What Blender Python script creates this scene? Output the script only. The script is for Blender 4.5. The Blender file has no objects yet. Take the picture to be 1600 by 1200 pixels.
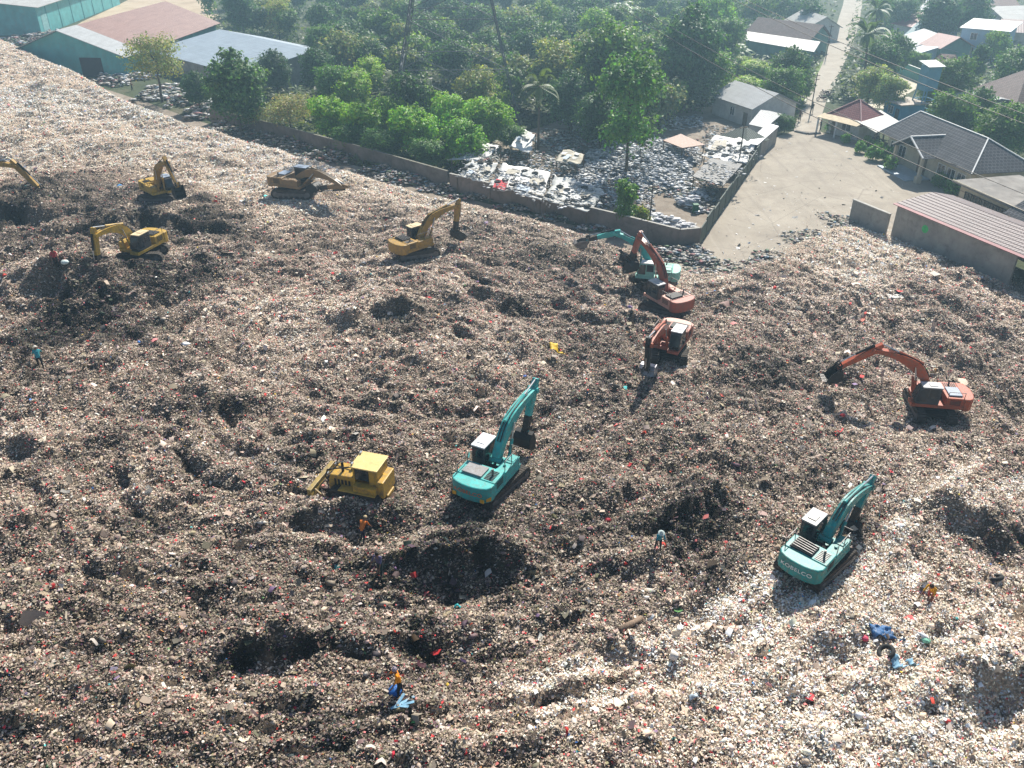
import bpy, math, random
import numpy as np
from mathutils import Vector, Matrix
R = math.radians
rng = np.random.default_rng(7)
random.seed(7)
SC = bpy.context.scene
COL = SC.collection

# ---------------- camera, sky, sun, exposure ----------------
H = 33.0; FPX = 1300.0; PIT = R(31)
cam_d = bpy.data.cameras.new("camera"); cam = bpy.data.objects.new("camera", cam_d); COL.objects.link(cam)
cam.location = (0, 0, H); cam.rotation_euler = (R(90) - PIT, 0, 0)
cam_d.sensor_width = 36; cam_d.lens = 36 * FPX / 1600; cam_d.clip_end = 3000; cam_d.clip_start = .5
SC.camera = cam
SUN_AZ = R(20); SUN_EL = R(43)       # azimuth measured from +Y towards +X
w = bpy.data.worlds.new("World"); SC.world = w; w.use_nodes = True
nt = w.node_tree
sky = nt.nodes.new("ShaderNodeTexSky"); sky.sky_type = 'NISHITA'; sky.sun_disc = False
sky.sun_elevation = SUN_EL; sky.sun_rotation = SUN_AZ
nt.links.new(sky.outputs[0], nt.nodes["Background"].inputs[0]); nt.nodes["Background"].inputs[1].default_value = .075
sd = bpy.data.lights.new("sun", 'SUN'); sun = bpy.data.objects.new("sun", sd); COL.objects.link(sun)
sd.energy = 5.0; sd.angle = R(.55); sd.color = (1, .95, .86)
sv = Vector((math.sin(SUN_AZ) * math.cos(SUN_EL), math.cos(SUN_AZ) * math.cos(SUN_EL), math.sin(SUN_EL)))
sun.rotation_euler = sv.to_track_quat('Z', 'Y').to_euler(); sun.location = (40, 150, 160)
SC.view_settings.view_transform = 'Standard'; SC.view_settings.look = 'None'; SC.view_settings.exposure = .70; SC.view_settings.gamma = 1
SC.render.engine = 'CYCLES'
SC.cycles.max_bounces = 6; SC.cycles.diffuse_bounces = 3; SC.cycles.glossy_bounces = 2; SC.cycles.transmission_bounces = 3
SC.cycles.volume_bounces = 0; SC.cycles.transparent_max_bounces = 6
SC.cycles.use_adaptive_sampling = True; SC.cycles.adaptive_threshold = .015

# ---------------- ray through a point of the photograph (1600x1200), met at height z ----------------
FW = np.array([0, math.cos(PIT), -math.sin(PIT)]); UPV = np.array([0, math.sin(PIT), math.cos(PIT)])
def P(px, py, z=0.0):
    d = np.array([1., 0, 0]) * (px - 800) / FPX + UPV * (600 - py) / FPX + FW
    return np.array([0, 0, H]) + d * ((z - H) / d[2])
def V(px, py, z=0.0): return Vector(P(px, py, z))
def project(x, y, z):
    dz = z - H; D = y * FW[1] + dz * FW[2]
    return 800 + FPX * x / D, 600 - FPX * (y * UPV[1] + dz * UPV[2]) / D

# ---------------- numpy noise ----------------
def vnoise(x, y, seed):
    xi = np.floor(x).astype(np.int64); yi = np.floor(y).astype(np.int64)
    fx = x - xi; fy = y - yi
    fx = fx * fx * fx * (fx * (fx * 6 - 15) + 10); fy = fy * fy * fy * (fy * (fy * 6 - 15) + 10)
    def h(a, b):
        n = (a * 374761393 + b * 668265263 + seed * 1442695041) & 0xffffffff
        n = ((n ^ (n >> 13)) * 1274126177) & 0xffffffff
        n = (n ^ (n >> 16)) & 0xffff
        return n / 65535.0 * 2 - 1
    a = h(xi, yi); b = h(xi + 1, yi); c = h(xi, yi + 1); d = h(xi + 1, yi + 1)
    return (a * (1 - fx) + b * fx) * (1 - fy) + (c * (1 - fx) + d * fx) * fy
def fbm(x, y, seed, o=3, g=.5):
    t = 0; a = 1.
    for k in range(o):
        t = t + a * vnoise(x, y, seed + k * 17); x = x * 2.03 + 3.1; y = y * 2.03 + 1.7; a *= g
    return t
def smooth(t): t = np.clip(t, 0, 1); return t * t * (3 - 2 * t)

# ---------------- object helpers ----------------
def link(o, parent=None):
    COL.objects.link(o)
    if parent is not None: o.parent = parent
    return o
def tag(o, label=None, cat=None, group=None, kind=None):
    if label: o["label"] = label
    if cat: o["category"] = cat
    if group: o["group"] = group
    if kind: o["kind"] = kind
    return o
def empty(name, loc, rz=0, label=None, cat=None, group=None, sc=1):
    o = bpy.data.objects.new(name, None); o.empty_display_size = .3
    o.location = loc; o.rotation_euler = (0, 0, rz); o.scale = (sc, sc, sc) if not hasattr(sc, '__len__') else sc
    link(o); return tag(o, label, cat, group)
def copy_tree(o, parent=None):
    c = o.copy(); COL.objects.link(c)
    if parent is not None: c.parent = parent
    for ch in list(o.children): copy_tree(ch, c)
    return c

class MB:
    def __init__(s): s.v = []; s.f = []; s.m = []; s.uv = []
    def face(s, pts, mi=0, uv=None):
        k = len(s.v); s.v += [tuple(p) for p in pts]; s.f.append(tuple(range(k, k + len(pts)))); s.m.append(mi)
        s.uv.append(uv if uv else [(0, 0)] * len(pts)); return s
    def box(s, lo, hi, mi=0, M=None, bev=0):
        x0, y0, z0 = lo; x1, y1, z1 = hi
        c = [(x0, y0, z0), (x1, y0, z0), (x1, y1, z0), (x0, y1, z0), (x0, y0, z1), (x1, y0, z1), (x1, y1, z1), (x0, y1, z1)]
        if M is not None: c = [tuple(M @ Vector(p)) for p in c]
        k = len(s.v); s.v += c
        for f in ((0, 3, 2, 1), (4, 5, 6, 7), (0, 1, 5, 4), (1, 2, 6, 5), (2, 3, 7, 6), (3, 0, 4, 7)):
            s.f.append(tuple(k + i for i in f)); s.m.append(mi)
            a, b, cc, d = [Vector(c[i]) for i in f]
            lu = (b - a).length; lv = (d - a).length
            s.uv.append([(0, 0), (lu, 0), (lu, lv), (0, lv)])
        return s
    def prism(s, poly, y0, y1, mi=0, axis='y', M=None):
        """poly of 2-D points swept along an axis: 'y' takes (x,z) points, 'z' takes (x,y), 'x' takes (y,z)"""
        def mk(p, t):
            q = {'y': (p[0], t, p[1]), 'z': (p[0], p[1], t), 'x': (t, p[0], p[1])}[axis]
            return tuple(M @ Vector(q)) if M is not None else q
        n = len(poly); k = len(s.v)
        s.v += [mk(p, y0) for p in poly] + [mk(p, y1) for p in poly]
        s.f.append(tuple(k + i for i in range(n))); s.m.append(mi); s.uv.append([p for p in poly])
        s.f.append(tuple(k + n + i for i in reversed(range(n)))); s.m.append(mi); s.uv.append([p for p in reversed(poly)])
        for i in range(n):
            j = (i + 1) % n
            s.f.append((k + j, k + i, k + n + i, k + n + j)); s.m.append(mi); s.uv.append([(0, 0)] * 4)
        return s
    def bar(s, a, b, w, h=None, mi=0):
        """square bar from a to b"""
        a = Vector(a); b = Vector(b); h = h or w; d = (b - a)
        if d.length < 1e-6: return s
        q = d.to_track_quat('X', 'Z').to_matrix().to_4x4(); q.translation = a
        return s.box((0, -w / 2, -h / 2), (d.length, w / 2, h / 2), mi, q)
    def tube(s, a, b, r0, r1=None, n=8, mi=0, cap=True):
        a = Vector(a); b = Vector(b); r1 = r0 if r1 is None else r1
        q = (b - a).to_track_quat('Z', 'Y').to_matrix()
        k = len(s.v)
        for p, r in ((a, r0), (b, r1)):
            for i in range(n):
                t = 2 * math.pi * i / n; s.v.append(tuple(p + q @ Vector((math.cos(t) * r, math.sin(t) * r, 0))))
        for i in range(n):
            j = (i + 1) % n; s.f.append((k + i, k + j, k + n + j, k + n + i)); s.m.append(mi); s.uv.append([(0, 0)] * 4)
        if cap:
            s.f.append(tuple(k + i for i in reversed(range(n)))); s.m.append(mi); s.uv.append([(0, 0)] * n)
            s.f.append(tuple(k + n + i for i in range(n))); s.m.append(mi); s.uv.append([(0, 0)] * n)
        return s
    def path(s, pts, r, n=6, mi=0):
        for a, b in zip(pts[:-1], pts[1:]): s.tube(a, b, r, r, n, mi)
        return s
    def build(s, name, mats, parent=None, smoothf=False, bevel=0, loc=None):
        me = bpy.data.meshes.new(name); me.from_pydata(s.v, [], s.f)
        mats = mats if isinstance(mats, (list, tuple)) else [mats]
        for m in mats: me.materials.append(m)
        me.polygons.foreach_set("material_index", s.m)
        ul = me.uv_layers.new(name="UVMap"); flat = [c for f in s.uv for p in f for c in p[:2]]
        ul.data.foreach_set("uv", flat)
        if smoothf: me.polygons.foreach_set("use_smooth", [True] * len(s.f))
        me.update()
        o = bpy.data.objects.new(name, me); link(o, parent)
        if loc is not None: o.location = loc
        if bevel:
            b = o.modifiers.new("bevel", 'BEVEL'); b.width = bevel; b.segments = 2; b.limit_method = 'ANGLE'; b.angle_limit = R(40)
        return o

def big_mesh(name, verts, faces, mat, col=None, parent=None, smoothf=False):
    """verts (n,3), faces (m,k) numpy -> object; col (n,3) per-vertex colour"""
    me = bpy.data.meshes.new(name); n = len(verts); m, k = faces.shape
    me.vertices.add(n); me.vertices.foreach_set("co", np.ascontiguousarray(verts, np.float32).ravel())
    me.loops.add(m * k); me.loops.foreach_set("vertex_index", np.ascontiguousarray(faces, np.int32).ravel())
    me.polygons.add(m); me.polygons.foreach_set("loop_start", np.arange(0, m * k, k, dtype=np.int32))
    me.polygons.foreach_set("loop_total", np.full(m, k, np.int32))
    if smoothf: me.polygons.foreach_set("use_smooth", np.ones(m, bool))
    me.update(calc_edges=True)
    if col is not None:
        a = me.attributes.new("Col", 'FLOAT_COLOR', 'POINT')
        c4 = np.ones((n, 4), np.float32); c4[:, :3] = col; a.data.foreach_set("color", c4.ravel())
    me.materials.append(mat)
    o = bpy.data.objects.new(name, me); link(o, parent); return o

# ---------------- materials ----------------
MATS = {}
def new_mat(name):
    m = bpy.data.materials.new(name); m.use_nodes = True; t = m.node_tree
    b = t.nodes["Principled BSDF"]; b.inputs["Specular IOR Level"].default_value = .3
    return m, t, b
def ramp(t, src, stops, interp='LINEAR'):
    r = t.nodes.new("ShaderNodeValToRGB"); r.color_ramp.interpolation = interp; e = r.color_ramp.elements
    while len(e) < len(stops): e.new(.5)
    for q, (p, c) in zip(e, stops): q.position = p; q.color = (*c, 1) if len(c) == 3 else c
    t.links.new(src, r.inputs[0]); return r.outputs[0]
def noise(t, scale, detail=4, rough=.6, coord='Object', dist=0, vec=None):
    n = t.nodes.new("ShaderNodeTexNoise"); n.inputs["Scale"].default_value = scale; n.inputs["Detail"].default_value = detail
    n.inputs["Roughness"].default_value = rough; n.inputs["Distortion"].default_value = dist
    if vec is None:
        tc = t.nodes.new("ShaderNodeTexCoord"); vec = tc.outputs[coord]
    t.links.new(vec, n.inputs["Vector"]); return n.outputs["Fac"]
def mixc(t, fac, a, b, mode='MIX'):
    n = t.nodes.new("ShaderNodeMix"); n.data_type = 'RGBA'; n.blend_type = mode
    for s, i in ((fac, 0), (a, 6), (b, 7)):
        if hasattr(s, 'links') or hasattr(s, 'is_linked'): t.links.new(s, n.inputs[i])
        else: n.inputs[i].default_value = s if i == 0 else (*s, 1)
    return n.outputs[2]
def bump(t, b, h, strength=.4, dist=.05):
    n = t.nodes.new("ShaderNodeBump"); n.inputs["Strength"].default_value = strength; n.inputs["Distance"].default_value = dist
    t.links.new(h, n.inputs["Height"]); t.links.new(n.outputs[0], b.inputs["Normal"])
def mk(name, c, rough=.7, var=.25, scale=1.5, dirt=None, dirtamt=.5, metal=0, bmp=0, bscale=8):
    """a weathered surface: base colour broken by noise, with patches of dirt"""
    if name in MATS: return MATS[name]
    m, t, b = new_mat(name); b.inputs["Roughness"].default_value = rough; b.inputs["Metallic"].default_value = metal
    lo = tuple(x * (1 - var) for x in c); hi = tuple(min(1, x * (1 + var)) for x in c)
    o = ramp(t, noise(t, scale, 5), [(.3, lo), (.7, hi)])
    if dirt:
        f = ramp(t, noise(t, scale * 2.3, 6, .7, dist=.4), [(.52, (0, 0, 0)), (.52 + .25, (dirtamt,) * 3)])
        o = mixc(t, f, o, dirt)
    t.links.new(o, b.inputs["Base Color"])
    if bmp: bump(t, b, noise(t, bscale, 5), bmp)
    MATS[name] = m; return m
def corrugated(name, c, c2, period=.35, along='x', seams=.0, rough=.5, patch=.55):
    """metal or asbestos sheet: ribs in UV space, weathered patches, sheet seams"""
    if name in MATS: return MATS[name]
    m, t, b = new_mat(name); b.inputs["Roughness"].default_value = rough
    uv = t.nodes.new("ShaderNodeTexCoord").outputs["UV"]
    mp = t.nodes.new("ShaderNodeMapping"); t.links.new(uv, mp.inputs[0])
    mp.inputs["Scale"].default_value = (.08, .5, 1)
    st = noise(t, 2.5, 6, .65, vec=mp.outputs[0])
    base = ramp(t, st, [(.35, c), (patch + .15, c2)])
    mp2 = t.nodes.new("ShaderNodeMapping"); t.links.new(uv, mp2.inputs[0]); mp2.inputs["Scale"].default_value = (1.1, .25, 1)
    base = mixc(t, ramp(t, noise(t, 1., 4, vec=mp2.outputs[0]), [(.45, (0, 0, 0)), (.7, (.45, .45, .45))]), base, tuple(x * .6 for x in c))
    wv = t.nodes.new("ShaderNodeTexWave"); wv.wave_type = 'BANDS'; wv.bands_direction = 'X' if along == 'x' else 'Y'
    wv.inputs["Scale"].default_value = .314 / period; wv.inputs["Distortion"].default_value = .3
    t.links.new(uv, wv.inputs[0]); bump(t, b, wv.outputs["Fac"], .7, .06)
    t.links.new(base, b.inputs["Base Color"]); MATS[name] = m; return m
def tiles(name, c, c2, cm, w=.33, h=.36, rough=.7):
    """roof tiles in courses, UV in metres"""
    if name in MATS: return MATS[name]
    m, t, b = new_mat(name); b.inputs["Roughness"].default_value = rough
    uv = t.nodes.new("ShaderNodeTexCoord").outputs["UV"]
    br = t.nodes.new("ShaderNodeTexBrick"); br.inputs["Color1"].default_value = (*c, 1); br.inputs["Color2"].default_value = (*c2, 1)
    br.inputs["Mortar"].default_value = (*cm, 1); br.inputs["Scale"].default_value = 1; br.inputs["Mortar Size"].default_value = .05
    br.inputs["Brick Width"].default_value = w; br.inputs["Row Height"].default_value = h; br.inputs["Mortar Smooth"].default_value = .3
    t.links.new(uv, br.inputs[0])
    o = mixc(t, ramp(t, noise(t, .45, 5), [(.4, (0, 0, 0)), (.75, (.6, .6, .6))]), br.outputs[0], tuple(x * .55 for x in c))
    t.links.new(o, b.inputs["Base Color"]); bump(t, b, br.outputs["Fac"], .5, -.05); MATS[name] = m; return m
def paint(name, c, dirtamt=.55, rough=.45):
    """machine paint, scuffed and caked with dried mud"""
    if name in MATS: return MATS[name]
    m, t, b = new_mat(name); b.inputs["Roughness"].default_value = rough
    o = ramp(t, noise(t, .9, 4), [(.3, tuple(x * .82 for x in c)), (.75, tuple(min(1, x * 1.12 + .01) for x in c))])
    f = ramp(t, noise(t, 3.2, 8, .78, dist=.8), [(.44, (0, 0, 0)), (.66, (min(.9, dirtamt * 1.35),) * 3)])
    o = mixc(t, f, o, (.17, .13, .095))
    f2 = ramp(t, noise(t, 14, 4, .6), [(.66, (0, 0, 0)), (.72, (.6, .6, .6))])
    o = mixc(t, f2, o, (.07, .045, .03))
    t.links.new(o, b.inputs["Base Color"]); bump(t, b, noise(t, 9, 4), .15, .03); MATS[name] = m; return m
def glass(name, c=(.012, .016, .02)):
    if name in MATS: return MATS[name]
    m, t, b = new_mat(name); b.inputs["Roughness"].default_value = .12; b.inputs["Specular IOR Level"].default_value = .5
    o = ramp(t, noise(t, 2.5, 5), [(.4, c), (.8, tuple(x * 3 + .015 for x in c))]); t.links.new(o, b.inputs["Base Color"]); MATS[name] = m; return m
def vcol(name, rough=.75, spec=.25, transl=0, tint=False, var=0):
    if name in MATS: return MATS[name]
    m, t, b = new_mat(name); b.inputs["Roughness"].default_value = rough; b.inputs["Specular IOR Level"].default_value = spec
    a = t.nodes.new("ShaderNodeAttribute"); a.attribute_name = "Col"; o = a.outputs["Color"]
    if tint:
        oi = t.nodes.new("ShaderNodeObjectInfo"); o = mixc(t, 1.0, o, oi.outputs["Color"], 'MULTIPLY')
    t.links.new(o, b.inputs["Base Color"])
    if transl:
        tr = t.nodes.new("ShaderNodeBsdfTranslucent"); mx = t.nodes.new("ShaderNodeMixShader"); mx.inputs[0].default_value = transl
        t.links.new(mixc(t, 1.0, o, (1.25, 1.35, .55), 'MULTIPLY'), tr.inputs[0])
        t.links.new(b.outputs[0], mx.inputs[1]); t.links.new(tr.outputs[0], mx.inputs[2])
        t.links.new(mx.outputs[0], t.nodes["Material Output"].inputs[0])
    MATS[name] = m; return m
STEEL = mk("worn steel", (.16, .15, .145), .5, .35, 3, (.1, .07, .05), .6, .4)
DARK = mk("dark grease", (.025, .023, .022), .6, .4, 4, (.09, .07, .05), .5)
RUBBER = mk("old rubber", (.03, .03, .03), .8, .3, 5)
GLASS = glass("dark glass")
CHROME = mk("piston rod", (.5, .5, .5), .3, .1, 3, None, 0, .8)
MUD = mk("muddy track", (.055, .045, .037), .85, .5, 5, (.15, .12, .09), .7, 0, .4, 12)
# ---------------- the garbage hill: a height field ----------------
CREST = [(-160, 20, 6), (0, 62, 5.2), (110, 110, 5), (200, 160, 4.5), (300, 197, 4), (400, 225, 3.4), (500, 257, 2.9), (600, 287, 2.6), (700, 314, 2.), (790, 336, 1.3),
         (870, 358, .8), (950, 386, .5), (1040, 414, .5), (1080, 430, .5), (1150, 430, .5), (1220, 405, .5), (1290, 367, .5), (1330, 352, .6), (1385, 372, .1), (1480, 412, .1),
         (1600, 448, .1), (1760, 480, .1)]
_c = np.array([P(*c) for c in CREST])
POLY = np.vstack([_c[:, :2], [[95, 40], [80, -6], [-80, -6], [-150, 60], [-190, 160]]])
CTRL = [(650, 395, 2.5), (462, 300, 3.2), (250, 310, 4.2), (218, 412, 4), (0, 300, 4.4), (0, 180, 5), (150, 230, 4.6), (68, 560, 3.4), (500, 560, 2.6), (800, 600, 1.9), (400, 720, 2.8), (768, 768, 2.2), (1272, 893, 2.2),
        (1455, 640, 1.2), (1600, 560, 1), (1045, 545, 1.3), (1042, 482, .9), (1012, 440, .6), (900, 420, 1.), (800, 1200, 3), (0, 1200, 3.5), (1600, 1200, 3), (0, 800, 3.1), (1600, 800, 1.7), (1250, 470, .7), (1400, 450, .6), (1100, 700, 1.7)]
_k = np.array([P(*c) for c in CTRL] + [p for p in _c])
def poly_sd(x, y):
    """signed distance to the foot of the hill, positive inside"""
    n = len(POLY); d2 = np.full(x.shape, 1e18); ins = np.zeros(x.shape, bool)
    for i in range(n):
        ax, ay = POLY[i]; bx, by = POLY[(i + 1) % n]; ex, ey = bx - ax, by - ay
        t = np.clip(((x - ax) * ex + (y - ay) * ey) / (ex * ex + ey * ey), 0, 1)
        d2 = np.minimum(d2, (x - ax - t * ex) ** 2 + (y - ay - t * ey) ** 2)
        c = (ay > y) != (by > y); xx = ax + (y - ay) * ex / (ey if abs(ey) > 1e-9 else 1e-9)
        ins ^= c & (x < xx)
    return np.where(ins, 1, -1) * np.sqrt(d2)
def base_h(x, y):
    num = 0; den = 1e-9
    for kx, ky, kz in _k:
        d2 = (x - kx) ** 2 + (y - ky) ** 2; wt = 1 / (d2 + 12) ** 1.5; num = num + wt * kz; den = den + wt
    return num / den
# mounds (+) and pits (-): photo point, half width and half depth in photo pixels, height, turn
BUMPS = [(105, 450, 80, 22, 3.3, .12), (150, 362, 60, 16, 1.0, .3), (1450, 372, 1, 1, 0, 0), (960, 505, 60, 12, .8, -.3), (860, 470, 50, 10, .7, -.3), (1180, 640, 70, 10, .5, -.4), (1120, 720, 60, 12, .6, -.4), (250, 900, 90, 12, .5, .25), (120, 990, 90, 12, .5, .2), (330, 940, 80, 12, .5, .2), (320, 1120, 90, 14, .5, .15), (100, 1110, 80, 12, .5, .2), (640, 1150, 120, 10, .4, 0), (860, 1060, 90, 10, .4, .25), (300, 780, 90, 10, .4, .2), (90, 820, 80, 10, .4, .15), (540, 690, 90, 10, .35, 0), (300, 720, 90, 10, .35, .15), (700, 690, 70, 9, .35, 0), (960, 700, 60, 10, .4, -.2), (20, 335, 75, 26, 2.6, 0), (310, 355, 80, 22, 1.2, .1), (330, 252, 70, 9, .5, -.05), (90, 515, 75, 32, -.9, .2), (60, 480, 80, 16, .9, .2), (250, 470, 100, 20, .7, .25),
         (600, 498, 60, 14, 1.7, .18), (620, 525, 60, 12, -.7, .18), (800, 490, 50, 10, -.7, -.3), (790, 470, 60, 10, 1.1, -.3), (690, 875, 66, 28, 1.9, 0), (700, 935, 70, 22, -.9, 0), (790, 880, 60, 30, 1.3, .1),
         (800, 915, 80, 18, -.5, 0), (640, 815, 50, 16, .5, 0), (500, 800, 110, 10, 1.0, 0), (500, 822, 110, 10, -.5, 0), (430, 1010, 60, 22, 1.2, -.2), (440, 1045, 70, 16, -.7, -.2), (500, 1010, 120, 10, .4, 0), (560, 1062, 170, 9, -.5, 0),
         (1080, 808, 60, 30, 1.6, .3), (1090, 850, 60, 24, -.5, .3), (960, 770, 40, 18, .5, 0), (1010, 880, 50, 20, .6, 0), (1560, 1050, 60, 45, 2.2, 0), (1570, 1125, 60, 40, -1., 0), (1520, 815, 60, 30, 1.5, -.3), (1530, 855, 60, 24, -.6, -.3),
         (950, 1010, 80, 18, .6, .35), (960, 1035, 80, 14, -.5, .35), (1000, 600, 30, 12, -.8, 0), (1240, 600, 60, 14, .6, -.2), (1200, 560, 60, 9, .6, -.2), (1320, 600, 40, 20, .5, 0), (1350, 660, 40, 10, -.3, 0), (1560, 600, 50, 12, .5, -.3),
         (940, 620, 50, 14, .5, 0), (1100, 600, 50, 10, .4, -.2), (370, 626, 60, 14, 1.0, 0), (290, 650, 40, 12, -.5, 0), (60, 700, 80, 16, .6, 0), (50, 720, 60, 12, -.4, 0), (20, 985, 35, 16, -.8, 0), (170, 810, 70, 12, -.5, .2), (180, 905, 60, 14, -.4, 0), (180, 880, 60, 14, .4, 0),
         (1290, 385, 40, 14, .2, .3), (900, 412, 40, 12, .8, -.3), (1000, 452, 40, 10, .5, 0), (1330, 350, 30, 10, .1, 0), (880, 480, 40, 12, .5, -.2), (1150, 455, 60, 8, .4, 0), (1060, 330, 1, 1, 0, 0), (1430, 420, 50, 14, .4, .35), (1520, 445, 50, 12, .4, .35)]
def flat_z(px, py):
    z = 2.
    for _ in range(6): p = P(px, py, z); z = .5 * z + .5 * float(base_h(np.array([p[0]]), np.array([p[1]]))[0])
    return z
def to_world_ellipse(px, py, rx, ry, z=None):
    z = flat_z(px, py) if z is None else z
    c = P(px, py, z); a = P(px + rx, py, z); b = P(px, py - ry, z)
    return c[0], c[1], abs(a[0] - c[0]) + .01, abs(b[1] - c[1]) + .01
_B = [to_world_ellipse(b[0], b[1], b[2], b[3]) + (b[4], b[5]) for b in BUMPS]
# dark wet garbage freshly dug, plus shade painted below ridges and the shed wall: photo point, half sizes, strength
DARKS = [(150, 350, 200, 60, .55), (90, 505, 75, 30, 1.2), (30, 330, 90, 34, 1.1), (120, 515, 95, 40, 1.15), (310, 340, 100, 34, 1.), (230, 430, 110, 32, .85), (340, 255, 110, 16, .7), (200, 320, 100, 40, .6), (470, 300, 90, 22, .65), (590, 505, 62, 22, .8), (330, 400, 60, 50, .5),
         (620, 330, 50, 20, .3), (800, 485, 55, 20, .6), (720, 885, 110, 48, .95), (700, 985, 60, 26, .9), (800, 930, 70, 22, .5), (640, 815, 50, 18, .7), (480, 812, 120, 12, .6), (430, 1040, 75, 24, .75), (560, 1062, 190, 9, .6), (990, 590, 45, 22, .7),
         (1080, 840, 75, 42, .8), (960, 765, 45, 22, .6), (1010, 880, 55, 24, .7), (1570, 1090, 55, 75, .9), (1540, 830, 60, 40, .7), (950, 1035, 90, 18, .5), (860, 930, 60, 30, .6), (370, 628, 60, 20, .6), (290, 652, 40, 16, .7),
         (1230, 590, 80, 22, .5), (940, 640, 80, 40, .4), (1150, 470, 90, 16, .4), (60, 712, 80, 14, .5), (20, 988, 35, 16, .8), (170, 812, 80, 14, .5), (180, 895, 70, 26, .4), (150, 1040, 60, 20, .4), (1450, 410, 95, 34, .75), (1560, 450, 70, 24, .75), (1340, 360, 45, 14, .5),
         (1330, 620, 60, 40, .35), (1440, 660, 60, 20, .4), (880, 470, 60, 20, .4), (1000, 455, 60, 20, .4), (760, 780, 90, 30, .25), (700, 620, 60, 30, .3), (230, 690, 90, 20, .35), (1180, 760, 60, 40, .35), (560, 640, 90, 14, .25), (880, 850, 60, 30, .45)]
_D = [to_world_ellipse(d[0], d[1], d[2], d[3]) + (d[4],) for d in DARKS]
# how pale the litter is: photo point, value -1..1
PALE = [(60, 140, 2.4), (0, 90, 2.2), (120, 180, 2.4), (200, 200, 2.4), (330, 220, 2.3), (50, 220, 1.8), (400, 238, 2.1), (450, 248, 1.9), (560, 288, 1.8), (680, 322, 1.6), (500, 262, 2.), (250, 205, 2.3), (560, 330, .7), (560, 420, .55), (450, 450, .5), (680, 470, .35), (780, 370, .3), (850, 420, .0), (1200, 440, .5), (1300, 400, .6), (1360, 402, 2.3), (1400, 420, 1.9), (1330, 410, 1.8), (1450, 440, .6),
        (650, 540, .5), (400, 500, .5), (300, 560, .45), (500, 560, .45), (800, 560, .2), (950, 660, .1), (100, 640, .3), (300, 700, -.05), (500, 650, .1), (700, 650, -.1), (900, 560, .0), (1200, 520, -.1), (1500, 500, .1), (1550, 700, .1), (1300, 700, .0), (1000, 700, -.15), (1100, 620, .0), (560, 900, -.15), (300, 850, -.1), (60, 900, -.05), (250, 1000, -.2), (100, 1150, -.2),
        (500, 1150, -.15), (800, 1100, .05), (1000, 1150, .35), (900, 1020, -.1), (900, 800, -.25), (1150, 1000, .5), (1150, 930, .6), (1350, 960, 1.2), (1300, 1100, 1.3), (1500, 980, 1.2), (1450, 1150, 1.5), (1250, 1180, 1.), (1450, 800, .45), (1580, 930, .5), (1400, 740, .2), (700, 800, -.2), (1180, 850, -.1), (150, 300, .1)]
_Pl = np.array([(*P(a, b, flat_z(a, b))[:2], c) for a, b, c in PALE])
ARC = P(650, 560, 2.)[:2]
PADS = []                                  # places where a machine stands: (x, y, radius)
LANES = [np.array([P(*q, 2.2)[:2] for q in l]) for l in ([(1222, 888), (1150, 930), (1060, 985), (960, 1040), (820, 1085)], [(1300, 905), (1215, 960), (1110, 1020), (1000, 1080), (860, 1130)], [(1560, 690), (1440, 780), (1390, 850), (1330, 905)], [(1600, 745), (1490, 820), (1420, 900), (1370, 960)])]
TRAILS = []
def lane(x, y, which=None):
    d2 = np.full(x.shape, 1e9)
    for l in (LANES if which is None else which):
        for (ax, ay), (bx, by) in zip(l[:-1], l[1:]):
            ex, ey = bx - ax, by - ay; t = np.clip(((x - ax) * ex + (y - ay) * ey) / (ex * ex + ey * ey), 0, 1); d2 = np.minimum(d2, (x - ax - t * ex) ** 2 + (y - ay - t * ey) ** 2)
    return 1 - smooth((np.sqrt(d2) - .38) / .45)
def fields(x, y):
    """darkness 0..1 (wet garbage and painted-in shade) and paleness of the litter"""
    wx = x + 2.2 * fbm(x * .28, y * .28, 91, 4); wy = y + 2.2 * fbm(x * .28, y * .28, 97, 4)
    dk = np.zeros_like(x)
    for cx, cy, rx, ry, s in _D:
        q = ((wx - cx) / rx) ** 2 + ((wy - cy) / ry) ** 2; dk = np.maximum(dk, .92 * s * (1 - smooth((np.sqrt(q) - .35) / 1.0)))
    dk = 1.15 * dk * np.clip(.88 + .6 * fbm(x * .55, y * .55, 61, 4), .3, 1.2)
    dk = dk + .8 * smooth((-furrow(x, y) - .16) * 2.4) * np.clip(.7 + fbm(x * .3, y * .3, 71, 3), 0, 1.2) + .3 * smooth(fbm(x * .22, y * .22, 33, 4) * 1.4 - .35) + .22 * smooth(fbm(x * .8, y * .8, 35, 3) * 1.5 - .3)  # furrow troughs darkened: damp tone with painted-in shade; the rest varies at random
    num = 0; den = 1e-9
    for kx, ky, kz in _Pl:
        wt = 1 / ((x - kx) ** 2 + (y - ky) ** 2 + 6) ** 1.6; num = num + wt * kz; den = den + wt
    pale = num / den + .35 * fbm(x * .16, y * .16, 41, 4)
    ln = lane(x, y) * smooth(fbm(x * .3, y * .3, 55, 2) + .75)
    tr = lane(x, y, TRAILS) if TRAILS else 0
    pale = pale + .3 * tr
    return np.clip(dk - .5 * ln - .55 * np.clip(pale - .55, 0, 1), 0, 1.15), pale + 1.0 * ln
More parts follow.
